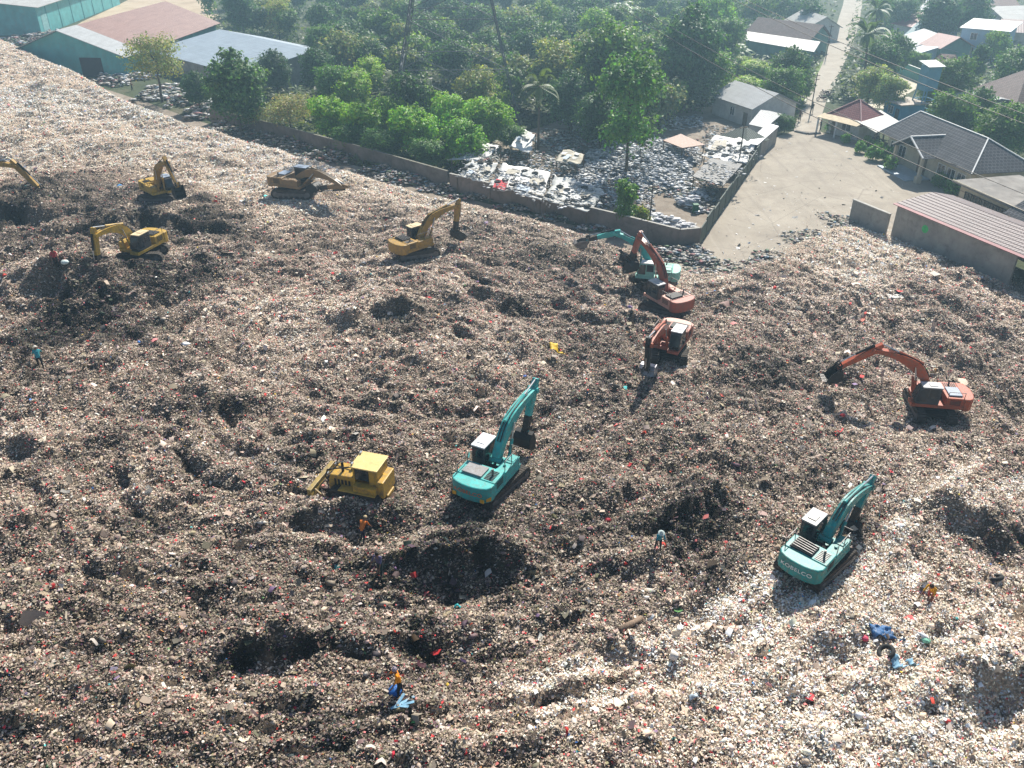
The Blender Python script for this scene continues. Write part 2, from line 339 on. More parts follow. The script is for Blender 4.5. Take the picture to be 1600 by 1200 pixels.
def furrow(x, y, rho=None, th=None):
    """long ridges left by the blades and tracks, swept round the hill"""
    rho = np.hypot(x - ARC[0], y - ARC[1]) if rho is None else rho; th = np.arctan2(y - ARC[1], x - ARC[0]) if th is None else th
    a = vnoise(rho * .62 + 2.2 * fbm(x * .06, y * .06, 5, 2), th * 1.4, 11); b = vnoise(rho * 1.5 + 1.2 * fbm(x * .14, y * .14, 6, 2), th * 3.2, 12); c = vnoise(rho * 3.4 + fbm(x * .3, y * .3, 7, 2), th * 9, 13)
    return (.75 - 1.5 * np.abs(a)) * .62 + (.6 - 1.2 * np.abs(b)) * .42 + c * .2
def coarse_h(x, y):
    sd = poly_sd(x, y); b = base_h(x, y); WN = fbm(x * .38, y * .38, 301, 4, .6)
    for cx, cy, rx, ry, h, t in _B:
        dx = x - cx; dy = y - cy; u = dx * math.cos(t) + dy * math.sin(t); v = -dx * math.sin(t) + dy * math.cos(t)
        if h > 0:      # pushed-up ridge: gentle far side, steep cut face towards the near side
            v = v + 1.0 * WN; u = u + .6 * WN; hh = .78 * h; b = b + hh * np.exp(-np.abs(u / (rx * 1.15)) ** 2.6) * np.where(v > 0, np.exp(-(v / (ry * 1.5)) ** 2), 1 - smooth(-v / (.85 * hh + .4)))
        else: b = b + .6 * h * np.exp(-((u / rx) ** 2 + (v / ry) ** 2))
    rho = np.hypot(x - ARC[0], y - ARC[1]); th = np.arctan2(y - ARC[1], x - ARC[0])
    fur = furrow(x, y, rho, th) * .62
    lump = .42 * fbm(x * .12, y * .12, 1, 2) + .30 * fbm(x * .42, y * .42, 2, 3)
    pad = np.ones_like(x)
    for px_, py_, r in PADS: pad = np.minimum(pad, .25 + .75 * smooth((np.hypot(x - px_, y - py_) - r * .75) / (r * .6)))
    edge = smooth((sd + 1) / 5)
    h = b + (fur + lump) * pad * (.35 + .65 * edge)
    out = np.minimum(sd, 0) * .75
    return np.maximum(h * smooth((sd + 4.5) / 4.5) + out * .4, -.5), sd
def fine_h(x, y, dk=None):
    h, sd = coarse_h(x, y); e = smooth((sd + 1.5) / 3)
    pad = np.ones_like(x)
    for px_, py_, r in PADS: pad = np.minimum(pad, .3 + .7 * smooth((np.hypot(x - px_, y - py_) - r * .8) / (r * .4)))
    k = 1. if dk is None else 1 + .7 * np.clip(dk, 0, 1)
    tr = lane(x, y, TRAILS) if TRAILS else 0; k = k * (1 - .5 * lane(x, y)) * (1 - .75 * tr); r1 = 1 - np.abs(fbm(x * .75, y * .75, 21, 3)); r2 = fbm(x * 1.9, y * 1.9, 22, 3)
    return h - .12 * lane(x, y) - .1 * tr + e * pad * k * (.22 * (r1 - .7) + .13 * r2 + .05 * vnoise(x * 5, y * 5, 23)), sd
def hit(px, py):
    """where the sight line of a photo point meets the hill"""
    zs = np.linspace(9, -.4, 400); pts = np.array([P(px, py, z) for z in zs])
    h, _ = coarse_h(pts[:, 0], pts[:, 1]); i = int(np.argmax(zs <= h)) if (zs <= h).any() else len(zs) - 1
    return Vector(pts[i])
def ground_z(x, y):
    h, _ = coarse_h(np.array([float(x)]), np.array([float(y)])); return max(0., float(h[0]))
# ---------------- machines: where they stand ----------------
EXC = {  # photo point of the ground under the slewing ring, heading, tracks' heading, boom tip (reach, height), arm end, bucket turn, size
 'E1': ((768, 764), 62, 56, (5.45, 4.25), (4.37, 1.65), -100, .96),
 'E2': ((1272, 884), 46, 42, (5.9, 2.75), (4.6, .75), -95, .88),
 'E3': ((1450, 640), 172, 262, (5.21, 5.18), (7.6, 3.4), -75, .87),
 'E4': ((1045, 545), 243, 262, (5.7, 3.6), (5.5, 1.3), -150, .92),
 'E5': ((1040, 480), 121, 150, (4.85, 5.7), (5.84, 3.0), -100, .91),
 'E6': ((1020, 440), 168, 200, (4.6, 5.47), (7.4, 4.5), -40, .85),
 'E7': ((650, 393), 43, 20, (5.67, 4.03), (5.25, 1.41), -60, .92),
 'E8': ((462, 300), -22, -5, (6.1, 1.7), (3.2, 1.2), -170, 1.04),
 'E9': ((250, 308), -46, 0, (4.58, 5.45), (6.4, 3.1), -95, .87),
 'E10': ((224, 403), 252, 186, (5.0, 4.1), (5.5, 1.3), -110, .93),
 'E11': ((-50, 305), 2, 20, (5.92, 3.25), (7.65, .78), -110, 1.0)}
EPOS = {k: hit(*v[0]) for k, v in EXC.items()}
for k, p in EPOS.items(): PADS.append((p.x, p.y, 3.4))
for k, p in EPOS.items():          # the ground each machine has rolled flat on its way in
    a = R(EXC[k][2])
    for sd_ in (-1, 1):
        o_ = np.array([p.x - math.sin(a) * sd_ * 1.12, p.y + math.cos(a) * sd_ * 1.12]); dr_ = np.array([math.cos(a), math.sin(a)]); n_ = np.array([-dr_[1], dr_[0]])
        TRAILS.append(np.array([o_ + dr_ * 2.6, o_ - dr_ * 2.5, o_ - dr_ * 5.5 + n_ * .5, o_ - dr_ * 9 + n_ * 1.6]))
_z = ground_z(*hit(575, 790)[:2]); DOZ_H = R(163)
_q = P(576, 716, _z + 2.75); DOZ = Vector((_q[0] + .62 * math.cos(DOZ_H), _q[1] + .62 * math.sin(DOZ_H), _z)); PADS.append((DOZ.x, DOZ.y, 3.2))

# ---------------- ground, roads, yards ----------------
def sheet(name, pts, z, mat, kind='structure', sub=0):
    b = MB(); b.face([(p[0], p[1], z) for p in pts]); o = b.build(name, mat); return tag(o, kind=kind)
def px_poly(l): return [P(*p)[:2] for p in l]
m, t, b = new_mat("undergrowth soil"); b.inputs["Roughness"].default_value = .95
o = ramp(t, noise(t, .12, 6, .65), [(.35, (.035, .05, .018)), (.55, (.06, .075, .03)), (.72, (.13, .105, .07))])
t.links.new(o, b.inputs["Base Color"]); bump(t, b, noise(t, 1.2, 6), .6, .3); SOIL = m
g = MB(); N = 40
for i in range(N):
    for j in range(N):
        x0, x1 = -700 + 1400 * i / N, -700 + 1400 * (i + 1) / N; y0, y1 = -200 + 1400 * j / N, -200 + 1400 * (j + 1) / N
        g.face([(x0, y0, -.03), (x1, y0, -.03), (x1, y1, -.03), (x0, y1, -.03)])
tag(g.build("ground", SOIL), kind='structure')

m, t, b = new_mat("plaza concrete"); b.inputs["Roughness"].default_value = .9
c = ramp(t, noise(t, .16, 7, .7, dist=.6), [(.3, (.27, .232, .185)), (.5, (.34, .295, .235)), (.72, (.41, .36, .29))])
st = ramp(t, noise(t, .5, 8, .75, dist=1.2), [(.5, (0, 0, 0)), (.68, (.55, .55, .55))]); c = mixc(t, st, c, (.24, .20, .165))
fl = t.nodes.new("ShaderNodeTexVoronoi"); fl.inputs["Scale"].default_value = 1.3
t.links.new(t.nodes.new("ShaderNodeTexCoord").outputs["Object"], fl.inputs["Vector"])
c = mixc(t, ramp(t, fl.outputs["Distance"], [(.045, (.7, .7, .7)), (.06, (0, 0, 0))]), c, (.62, .58, .52))
mpp = t.nodes.new("ShaderNodeMapping"); t.links.new(t.nodes.new("ShaderNodeTexCoord").outputs["Object"], mpp.inputs[0]); mpp.inputs["Rotation"].default_value = (0, 0, R(-22)); mpp.inputs["Scale"].default_value = (.9, .06, 1)
c = mixc(t, ramp(t, noise(t, 1.1, 6, .7, vec=mpp.outputs[0], dist=.3), [(.52, (0, 0, 0)), (.66, (.5, .5, .5))]), c, (.25, .215, .175))
mpq = t.nodes.new("ShaderNodeMapping"); t.links.new(t.nodes.new("ShaderNodeTexCoord").outputs["Object"], mpq.inputs[0]); mpq.inputs["Rotation"].default_value = (0, 0, R(-30)); mpq.inputs["Scale"].default_value = (.5, .035, 1)
c = mixc(t, ramp(t, noise(t, 1.3, 5, .6, vec=mpq.outputs[0]), [(.6, (0, 0, 0)), (.72, (.3, .3, .3))]), c, (.55, .5, .43))
vo = t.nodes.new("ShaderNodeTexVoronoi"); vo.feature = 'DISTANCE_TO_EDGE'; vo.inputs["Scale"].default_value = .085; t.links.new(t.nodes.new("ShaderNodeTexCoord").outputs["Object"], vo.inputs["Vector"])
c = mixc(t, ramp(t, vo.outputs["Distance"], [(.002, (.35, .35, .35)), (.006, (0, 0, 0))]), c, (.12, .1, .085))
t.links.new(c, b.inputs["Base Color"]); bump(t, b, noise(t, 4, 6), .25, .04); CONC = m
sheet("plaza", px_poly([(1010, 480), (1060, 405), (1100, 372), (1150, 300), (1192, 238), (1207, 216), (1242, 204), (1282, 206), (1345, 222), (1400, 255), (1470, 292), (1560, 345), (1500, 372), (1400, 420), (1330, 440), (1240, 480), (1150, 500)]), .02, CONC)
# road going off into the village
m, t, b = new_mat("village road"); b.inputs["Roughness"].default_value = .95
c = ramp(t, noise(t, .3, 7, .7), [(.3, (.32, .275, .22)), (.7, (.47, .42, .35))]); t.links.new(c, b.inputs["Base Color"]); bump(t, b, noise(t, 3, 5), .3, .05); ROADM = m
LR = [(1240, 205, 1282, 207), (1247, 180, 1284, 180), (1258, 158, 1294, 150), (1272, 128, 1310, 118), (1286, 98, 1324, 88), (1297, 66, 1336, 60), (1308, 36, 1343, 32), (1317, 8, 1347, 8), (1320, -8, 1348, -8), (1322, -22, 1349, -22)]
rb = MB()
for (a, ay, c_, cy), (a2, ay2, c2, cy2) in zip(LR[:-1], LR[1:]):
    q = [P(a, ay), P(c_, cy), P(c2, cy2), P(a2, ay2)]; rb.face([(p[0], p[1], .045) for p in q])
tag(rb.build("village_road", ROADM), kind='structure')
m, t, b = new_mat("packed earth"); b.inputs["Roughness"].default_value = .95
c = ramp(t, noise(t, .35, 7, .7, dist=.5), [(.28, (.15, .115, .085)), (.5, (.25, .205, .16)), (.75, (.36, .31, .25))]); t.links.new(c, b.inputs["Base Color"]); bump(t, b, noise(t, 3, 6), .5, .08); EARTH = m
sheet("earth_road", px_poly([(20, 128), (130, 128), (230, 160), (300, 186), (430, 224), (560, 260), (705, 304), (900, 353), (1050, 395), (1092, 388), (1072, 430), (1000, 445), (850, 420), (700, 380), (400, 300), (150, 220), (0, 170)]), .0, EARTH)
m, t, b = new_mat("sandy yard"); b.inputs["Roughness"].default_value = .95
c = ramp(t, noise(t, .12, 7, .7, dist=.5), [(.3, (.34, .25, .16)), (.5, (.48, .37, .25)), (.75, (.55, .46, .34))]); t.links.new(c, b.inputs["Base Color"]); SAND = m
sheet("sandy_yard", px_poly([(80, 62), (128, 34), (176, 12), (212, -6), (330, -6), (345, 30), (300, 60), (195, 116), (120, 95)]), .01, SAND)
sheet("scrap_yard_ground", px_poly([(705, 292), (760, 225), (900, 180), (1050, 170), (1130, 165), (1190, 190), (1190, 236), (1092, 388), (1000, 368), (900, 346)]), .005, EARTH)
sheet("village_yard", px_poly([(1330, 120), (1380, 95), (1440, 118), (1436, 136), (1380, 170), (1340, 165)]), .01, mk("pale swept yard", (.55, .49, .38), .9, .2, .4))
sheet("grass_verge", px_poly([(1246, 172), (1276, 128), (1290, 98), (1284, 96), (1262, 128), (1243, 160)]), .03, mk("short grass", (.12, .17, .035), .9, .4, .6))

# ---------------- the hill itself ----------------
def grid_mesh(x0, x1, y0, y1, st):
    nx = int((x1 - x0) / st) + 1; ny = int((y1 - y0) / st) + 1
    X, Y = np.meshgrid(np.linspace(x0, x1, nx), np.linspace(y0, y1, ny)); return X.ravel(), Y.ravel(), nx, ny
TX0, TX1, TY0, TY1, TS = -140., 90., -4., 235., .34
X, Y, nx, ny = grid_mesh(TX0, TX1, TY0, TY1, TS)
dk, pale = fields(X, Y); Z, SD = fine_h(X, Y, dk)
keep = SD > -6
idx = np.arange(nx * ny).reshape(ny, nx)
F = np.stack([idx[:-1, :-1], idx[:-1, 1:], idx[1:, 1:], idx[1:, :-1]], -1).reshape(-1, 4)
F = F[keep[F].all(1)]
used = np.zeros(nx * ny, bool); used[F.ravel()] = True; rem = np.cumsum(used) - 1; F = rem[F]
xs, ys, zs = X[used], Y[used], Z[used]; dku, pu = dk[used], pale[used]
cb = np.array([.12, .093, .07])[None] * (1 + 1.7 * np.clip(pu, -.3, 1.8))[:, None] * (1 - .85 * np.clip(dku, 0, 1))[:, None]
m, t, b = new_mat("compacted garbage"); b.inputs["Roughness"].default_value = .9
a = t.nodes.new("ShaderNodeAttribute"); a.attribute_name = "Col"
c = mixc(t, 1., a.outputs["Color"], ramp(t, noise(t, 5, 6, .8), [(.3, (.35, .33, .3)), (.5, (.9, .9, .9)), (.72, (2.3, 2.2, 2.1))]), 'MULTIPLY')
t.links.new(c, b.inputs["Base Color"]); bump(t, b, noise(t, 7, 5, .7), .8, .15); GARB = m
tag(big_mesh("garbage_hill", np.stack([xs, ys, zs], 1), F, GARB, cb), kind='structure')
def surf(x, y):
    """interpolated height of the built hill"""
    fx = np.clip((x - TX0) / (TX1 - TX0) * (nx - 1), 0, nx - 1.001); fy = np.clip((y - TY0) / (TY1 - TY0) * (ny - 1), 0, ny - 1.001)
    i = fx.astype(int); j = fy.astype(int); u = fx - i; v = fy - j; Zg = Z.reshape(ny, nx)
    return (Zg[j, i] * (1 - u) + Zg[j, i + 1] * u) * (1 - v) + (Zg[j + 1, i] * (1 - u) + Zg[j + 1, i + 1] * u) * v

# ---------------- loose litter ----------------
PAL = np.array([1.10, 1.05, .975]) * np.array([(.40, .34, .275), (.30, .255, .205), (.22, .18, .14), (.55, .49, .42), (.72, .69, .66), (.075, .062, .055), (.018, .016, .018), (.24, .215, .13), (.46, .33, .29), (.55, .045, .05), (.62, .20, .20), (.04, .16, .46), (.06, .36, .38), (.58, .40, .05), (.08, .22, .08), (.17, .12, .22), (.6, .32, .12)])
PW = np.array([.20, .18, .13, .12, .06, .09, .05, .05, .05, .015, .016, .0006, .0006, .0009, .001, .005, .0015]); PW /= PW.sum()
DPW = np.array([.04, .05, .08, .02, .012, .30, .40, .02, .004, .003, .002, .0004, .0004, .0006, .001, .006, .0006]); DPW /= DPW.sum()
LPW = np.array([.20, .08, .04, .27, .28, .02, .01, .01, .05, .011, .015, .0007, .0007, .001, .0008, .006, .0008]); LPW /= LPW.sum()
def litter_points(n, x0, x1, y0, y1, margin=150):
    x = rng.uniform(x0, x1, n); y = rng.uniform(y0, y1, n)
    px, py = project(x, y, 2.); ok = (px > -margin) & (px < 1600 + margin) & (py < 1200 + margin)
    x, y = x[ok], y[ok]; sd = poly_sd(x, y); ok = sd > .5 - rng.exponential(1.1, len(x))
    return x[ok], y[ok]
def pick(x, y):
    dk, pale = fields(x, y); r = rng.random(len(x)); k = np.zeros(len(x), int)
    cd, cl, cn = np.cumsum(DPW), np.cumsum(LPW), np.cumsum(PW)
    u = rng.random(len(x))
    kind = np.where(r < dk * 1.0, 1, np.where(rng.random(len(x)) < np.clip(pale * .75 + .06, 0, .92), 2, 0))
    k = np.where(kind == 1, np.searchsorted(cd, u), np.where(kind == 2, np.searchsorted(cl, u), np.searchsorted(cn, u)))
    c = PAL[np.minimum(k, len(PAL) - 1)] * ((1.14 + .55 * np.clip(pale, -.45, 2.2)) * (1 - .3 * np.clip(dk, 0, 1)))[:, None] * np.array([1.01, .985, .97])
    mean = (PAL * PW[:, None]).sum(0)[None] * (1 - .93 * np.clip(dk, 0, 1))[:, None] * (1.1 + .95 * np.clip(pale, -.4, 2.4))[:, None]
    mixf = np.where((k >= 9) | (rng.random(len(x)) < .12), .0, np.clip(.34 + (np.hypot(x, y) - 40) / 120, .34, .72))[:, None]; c = c * (1 - mixf) + mean * mixf
    c = c * rng.uniform(.6, 1.3, (len(x), 1)) * np.array([[1, 1, 1]]) + rng.normal(0, .012, (len(x), 3))
    return np.clip(c, .006, .85), dk, k
def scraps(n, region, smin, smax, lift, bright=1.):
    x, y = litter_points(n, *region); c, dk, k = pick(x, y); c = c * bright; N = len(x)
    a = np.exp(rng.uniform(math.log(smin), math.log(smax), N)); a = np.where(rng.random(N) < .018, a * rng.uniform(1.5, 2.4, N), a); bb = a * np.where(rng.random(N) < .45, rng.uniform(.16, .4, N), rng.uniform(.45, .95, N))
    a = np.where((k >= 9) & (k <= 10), a * 1.15, a)
    th = np.arctan2(y - ARC[1], x - ARC[0]) + math.pi / 2 + rng.normal(0, .9, N); tl = np.abs(rng.normal(0, .55, N)); ta = rng.uniform(0, 2 * math.pi, N)
    u = np.stack([np.cos(th), np.sin(th), np.zeros(N)], 1); v = np.stack([-np.sin(th), np.cos(th), np.zeros(N)], 1)
    kx = np.stack([np.cos(ta), np.sin(ta), np.zeros(N)], 1)
    def rot(q):
        co, si = np.cos(tl)[:, None], np.sin(tl)[:, None]
        return q * co + np.cross(kx, q) * si + kx * (kx * q).sum(1)[:, None] * (1 - co)
    u, v = rot(u), rot(v); nrm = np.cross(u, v)
    z = np.maximum(surf(x, y), .03) + lift * rng.random(N) + a * np.sin(tl) * .3 + .015
    ctr = np.stack([x, y, z], 1)
    fold = rng.normal(0, .28, N) * a
    def q(s, r_, f): j = rng.uniform(.7, 1.15, (N, 1)); return ctr + u * (a * s * .5)[:, None] * j + v * (bb * r_ * .5)[:, None] * j + nrm * (fold * f)[:, None]
    VV = np.stack([q(-1, -1, 0), q(0, -1.1, 1), q(1, -.8, 0), q(1, 1, -.2), q(0, .9, .9), q(-1, .8, .1)], 1).reshape(-1, 3)
    i0 = (np.arange(N) * 6)[:, None]; FF = np.concatenate([i0 + np.array([[0, 1, 4, 5]]), i0 + np.array([[1, 2, 3, 4]])], 0)
    return VV, FF, np.repeat(c, 6, 0)
def bags(n, region, smin, smax, sel=None):
    x, y = litter_points(n, *region); c, dk, k = pick(x, y); N = len(x)
    OC = np.array([(1, 0, 0), (-.9, .1, 0), (0, 1, .1), (.1, -1, 0), (.05, .1, .8), (0, 0, -.6), (.6, .6, .35), (-.6, -.5, .4)])
    FC = np.array([(0, 6, 4), (6, 2, 4), (2, 1, 4), (1, 7, 4), (7, 3, 4), (3, 0, 4), (2, 6, 5), (6, 0, 5), (1, 2, 5), (3, 7, 5), (7, 1, 5), (0, 3, 5)])
    a = np.exp(rng.uniform(math.log(smin), math.log(smax), N)); th = rng.uniform(0, 6.283, N)
    sx, sy, sz = a * rng.uniform(.7, 1.3, N), a * rng.uniform(.4, .9, N), a * rng.uniform(.35, .8, N)
    jit = OC[None] * (1 + rng.normal(0, .22, (N, 8, 3)))
    p = jit * np.stack([sx, sy, sz], 1)[:, None]
    co, si = np.cos(th)[:, None], np.sin(th)[:, None]
    q = np.stack([p[..., 0] * co - p[..., 1] * si, p[..., 0] * si + p[..., 1] * co, p[..., 2]], -1)
    q += np.stack([x, y, surf(x, y) + sz * .25], 1)[:, None]
    return q.reshape(-1, 3), ((np.arange(N) * 8)[:, None, None] + FC[None]).reshape(-1, 3), np.repeat(c, 8, 0)
LIT = vcol("loose litter", .7, .3)
LITTER_SETS = [(5200, (-48, 48, 8, 75), .22, .55, .12), (2600, (-100, 75, 60, 140), .3, .6, .12), (1800000, (-48, 48, 8, 75), .045, .155, .10), (1000000, (-100, 75, 60, 140), .06, .20, .10), (420000, (-150, 60, 120, 235), .10, .28, .12)]
for n, reg, s0, s1, lf in LITTER_SETS:
    v_, f_, c_ = scraps(n, reg, s0, s1, lf)
    tag(big_mesh("litter", v_, f_, LIT, c_), "loose paper and plastic litter strewn over the garbage hill", "litter", kind='stuff')
for n, reg, s0, s1 in [(1600, (-48, 48, 8, 75), .16, .34), (60000, (-48, 48, 8, 75), .06, .2), (56000, (-100, 75, 60, 140), .08, .24), (16000, (-150, 60, 120, 235), .14, .34)]:
    v_, f_, c_ = bags(n, reg, s0, s1)
    tag(big_mesh("litter", v_, f_, LIT, c_), "crumpled bags and rags lying among the litter", "litter", kind='stuff')
# ---------------- excavators ----------------
def arc_pts(cx, cz, r, a0, a1, n): return [(cx + r * math.cos(a0 + (a1 - a0) * i / n), cz + r * math.sin(a0 + (a1 - a0) * i / n)) for i in range(n + 1)]
def stadium(L, h, n=7):
    r = h / 2; a = L / 2 - r
    return arc_pts(a, r, r, -math.pi / 2, math.pi / 2, n) + arc_pts(-a, r, r, math.pi / 2, 1.5 * math.pi, n)
def track_mesh(L, h, wd, y, root, rz, mat=MUD):
    M = Matrix.Rotation(rz, 4, 'Z'); b = MB(); pr_ = stadium(L, h)
    b.prism(pr_, y - wd / 2 + .03, y + wd / 2 - .03, 0, M=M)
    per = 0; pts = pr_ + [pr_[0]]; step = .21; carry = 0
    for a, c in zip(pts[:-1], pts[1:]):
        a = Vector((a[0], 0, a[1])); c = Vector((c[0], 0, c[1])); d = c - a; l = d.length; t = carry
        while t < l:
            p = a + d * (t / l); q = Matrix.Translation((p.x, y, p.z)) @ Matrix.Rotation(-math.atan2(d.z, d.x), 4, 'Y')
            b.box((-.085, -wd / 2, -.05), (.085, wd / 2, .02), 0, M @ q); t += step
        carry = t - l
    o = b.build("track", mat, root)
    f = MB()
    for s in (-1, 1):
        f.box((-L * .36, y + s * (wd / 2 - .05) - .06, h * .3), (L * .36, y + s * (wd / 2 - .05) + .06, h * .62), 0, M)
        for k in range(6):
            x = -L * .34 + L * .68 * k / 5; f.tube(M @ Vector((x, y + s * (wd / 2 - .06), h * .22)), M @ Vector((x, y + s * (wd / 2 + .02), h * .22)), .13, n=8)
        for x in (-L / 2 + h / 2, L / 2 - h / 2): f.tube(M @ Vector((x, y + s * (wd / 2 - .06), h / 2)), M @ Vector((x, y + s * (wd / 2 + .03), h / 2)), h * .3, n=10)
    f.build("track_rollers", STEEL, o); return o
def bucket_mesh(root, A, ang, yc, wd, mat, name="bucket"):
    """A: pin (x,z); ang: direction in which the bucket hangs from the pin"""
    out = [(.05, .12), (-.28, -.02), (-.52, -.38), (-.5, -.8), (-.25, -1.12), (.12, -1.27), (.62, -1.3)]
    inn = [(.62, -1.24), (.14, -1.2), (-.2, -1.05), (-.43, -.76), (-.45, -.4), (-.23, -.08), (.05, .05)]
    ca, sa = math.cos(ang + math.pi / 2), math.sin(ang + math.pi / 2)
    tr = lambda p: (A[0] + p[0] * ca - p[1] * sa, A[1] + p[0] * sa + p[1] * ca)
    b = MB()
    for i in range(len(out) - 1):
        b.prism([tr(out[i]), tr(out[i + 1]), tr(inn[len(inn) - 2 - i]), tr(inn[len(inn) - 1 - i])], yc - wd / 2, yc + wd / 2)
    side = [(.05, .1), (-.28, -.03), (-.5, -.38), (-.48, -.8), (-.25, -1.1), (.12, -1.25), (.55, -1.27), (.42, -.6)]
    for s in (-1, 1): b.prism([tr(p) for p in side], yc + s * (wd / 2 - .05), yc + s * (wd / 2 - .005))
    for s in (-.18, .18): b.prism([tr(p) for p in [(-.12, .25), (.2, .25), (.1, -.1), (-.4, -.15)]], yc + s - .03, yc + s + .03)
    o = b.build(name, mat, root)
    t = MB()
    for k in range(5):
        y = yc - wd / 2 + .1 + (wd - .2) * k / 4; t.prism([tr((.5, -1.33)), tr((.88, -1.29)), tr((.5, -1.22))], y - .06, y + .06)
    t.build("bucket_teeth", STEEL, o); return o
def excavator(key, label, body, boomc=None, roofc=None, hood=None, armdark=0, cwc=None, bucketmat=None, open_hood=False, rail=True, text=None, textcol=None, stripes=None, cab_body=None):
    (px, yaw, tyaw, T, A, bang, sc) = EXC[key]; p = EPOS[key]
    z = min(ground_z(p.x, p.y), p.z + .2)
    e = empty("excavator", (p.x, p.y, z - .06), R(yaw), label, "excavator", "excavators working on the garbage hill", sc)
    boomc = boomc or body; roofc = roofc or body; hood = hood or body; cwc = cwc or body; cab_body = cab_body or body
    rz = R(tyaw - yaw)
    for s in (-1, 1): track_mesh(4.4, .92, .62, s * 1.16, e, rz)
    M = Matrix.Rotation(rz, 4, 'Z')
    c = MB(); c.box((-.95, -.9, .38), (.95, .9, .82), 0, M); c.tube((0, 0, .8), (0, 0, 1.13), .72, n=20)
    for s in (-1, 1): c.box((s * 1.35 - .25, -.95, .42), (s * 1.35 + .25, .95, .7), 0, M)
    c.build("undercarriage", DARK, e)
    d = MB(); d.prism([(-2.0, -1.34), (1.35, -1.34), (1.5, -1.2), (1.5, .3), (1.9, .36), (1.9, 1.3), (-2.0, 1.34)], 1.1, 1.38, axis='z'); d.build("deck", body, e, bevel=.03)
    rear = [(-2.0, 1.36)] + [(-2.0 - .86 * math.sin(t), 1.36 * math.cos(t) if False else 1.36 * (1 - 2 * i / 10)) for i, t in [(i, math.pi * i / 10) for i in range(1, 10)]] + [(-2.0, -1.36)]
    rear = [(-1.95, 1.36), (-2.35, 1.34), (-2.62, 1.15), (-2.78, .8), (-2.86, .4), (-2.88, 0), (-2.86, -.4), (-2.78, -.8), (-2.62, -1.15), (-2.35, -1.34), (-1.95, -1.36)]
    cw = MB(); cw.prism(rear, 1.0, 2.06, axis='z'); cwo = cw.build("counterweight", cwc, e, bevel=.07)
    if stripes:
        for s in (-1, 1): MB().face([(-2.66, s * 1.155, 1.12), (-2.4, s * 1.347, 1.12), (-2.4, s * 1.347, 1.42), (-2.66, s * 1.155, 1.35)][::s]).build("warning_sticker", stripes, cwo)
        for s in (-1, 1): MB().box((-2.845, s * .95 - .12, 1.1), (-2.775, s * .95 + .12, 1.32)).build("reflector", stripes, cwo)
    if text:
        cu = bpy.data.curves.new("lettering", 'FONT'); cu.body = text; cu.size = .36; cu.extrude = .006; cu.align_x = 'CENTER'; cu.align_y = 'CENTER'; cu.space_character = 1.08
        to = bpy.data.objects.new("lettering", cu); dg = None
        COL.objects.link(to); bpy.context.view_layer.update()
        me = bpy.data.meshes.new_from_object(to.evaluated_get(bpy.context.evaluated_depsgraph_get())); bpy.data.objects.remove(to)
        me.transform(Matrix.Scale(1.12, 4, (1, 0, 0))); me.materials.clear(); me.materials.append(textcol)
        lo = bpy.data.objects.new("lettering", me); link(lo, cwo); lo.rotation_euler = (R(90), 0, R(-90)); lo.location = (-2.905, .0, 1.6)
        # bend the letters round the counterweight's curved back
        for v in me.vertices:
            y = v.co.x; v.co.z += -max(0, (y * y) * .075)
    h = MB(); h.box((-1.95, -1.32, 1.38), (-.62, 1.32, 2.08)); ho = h.build("engine_hood", body, e, bevel=.05)
    hp = MB(); hp.box((-1.85, -.35, 2.08), (-.85, 1.0, 2.2)); hp.build("hood_panel", DARK if open_hood else hood, ho, bevel=.03)
    gr = MB()
    for k in range(7): gr.box((-1.8 + k * .14, -1.1, 2.083), (-1.74 + k * .14, -.5, 2.11))
    for s in (-1, 1):
        vt = MB()
        for k in range(4): y0, y1 = sorted((s * 1.32, s * 1.335)); vt.box((-1.7, y0, 1.5 + k * .12), (-.9, y1, 1.56 + k * .12))
        vt.build("side_vent", DARK, ho)
    if open_hood:
        gb = MB()
        for k in range(5): gb.bar((-1.75 + k * .2, -.3, 2.23), (-1.7 + k * .2, .95, 2.26), .05)
        gb.build("hood_slats", STEEL, ho)
    gr.build("grille", STEEL if open_hood else DARK, ho)
    fb = MB(); fb.box((-.6, -1.32, 1.38), (1.3, -.62, 1.98)); fb.box((.35, -1.25, 1.98), (.95, -.7, 2.03)); fb.tube((.0, -.95, 1.98), (.0, -.95, 2.08), .1)
    fb.build("tank_box", body, e, bevel=.04)
    vb = MB(); vb.box((-.6, -.6, 1.38), (.25, .3, 1.62)); vb.tube((.1, -.3, 1.5), (.1, .2, 1.5), .12); vb.tube((-.3, -.5, 1.6), (.35, -.1, 1.8), .05); vb.tube((-.3, -.3, 1.6), (.4, -.15, 1.8), .05); vb.build("hydraulic_lines", DARK, e)
    ex = MB(); ex.tube((-1.3, -.85, 2.05), (-1.3, -.85, 2.55), .07); ex.build("exhaust", STEEL, e)
    # cab
    cabp = [(-.12, 1.38), (1.62, 1.38), (1.78, 1.75), (1.5, 2.72), (1.3, 2.84), (-.12, 2.84)]
    cb_ = MB(); cb_.prism(cabp, .4, 1.3); cab_ = cb_.build("cab", cab_body, e, bevel=.05)
    rf = MB(); rf.box((-.16, .37, 2.84), (1.36, 1.33, 2.93)); rf.box((.2, .6, 2.93), (.8, 1.1, 2.97)); rf.build("cab_roof", roofc, cab_, bevel=.04)
    wn = MB()
    wn.prism([(.0, 1.95), (.75, 1.95), (.75, 2.72), (.0, 2.72)], 1.3, 1.312)
    wn.prism([(.85, 1.62), (1.6, 1.62), (1.66, 1.85), (1.42, 2.7), (.85, 2.72)], 1.3, 1.312)
    wn.prism([(.0, 1.75), (1.62, 1.75), (1.66, 1.85), (1.42, 2.7), (.0, 2.72)], .388, .4)
    a, b_ = Vector((1.795, 0, 1.78)), Vector((1.53, 0, 2.7))
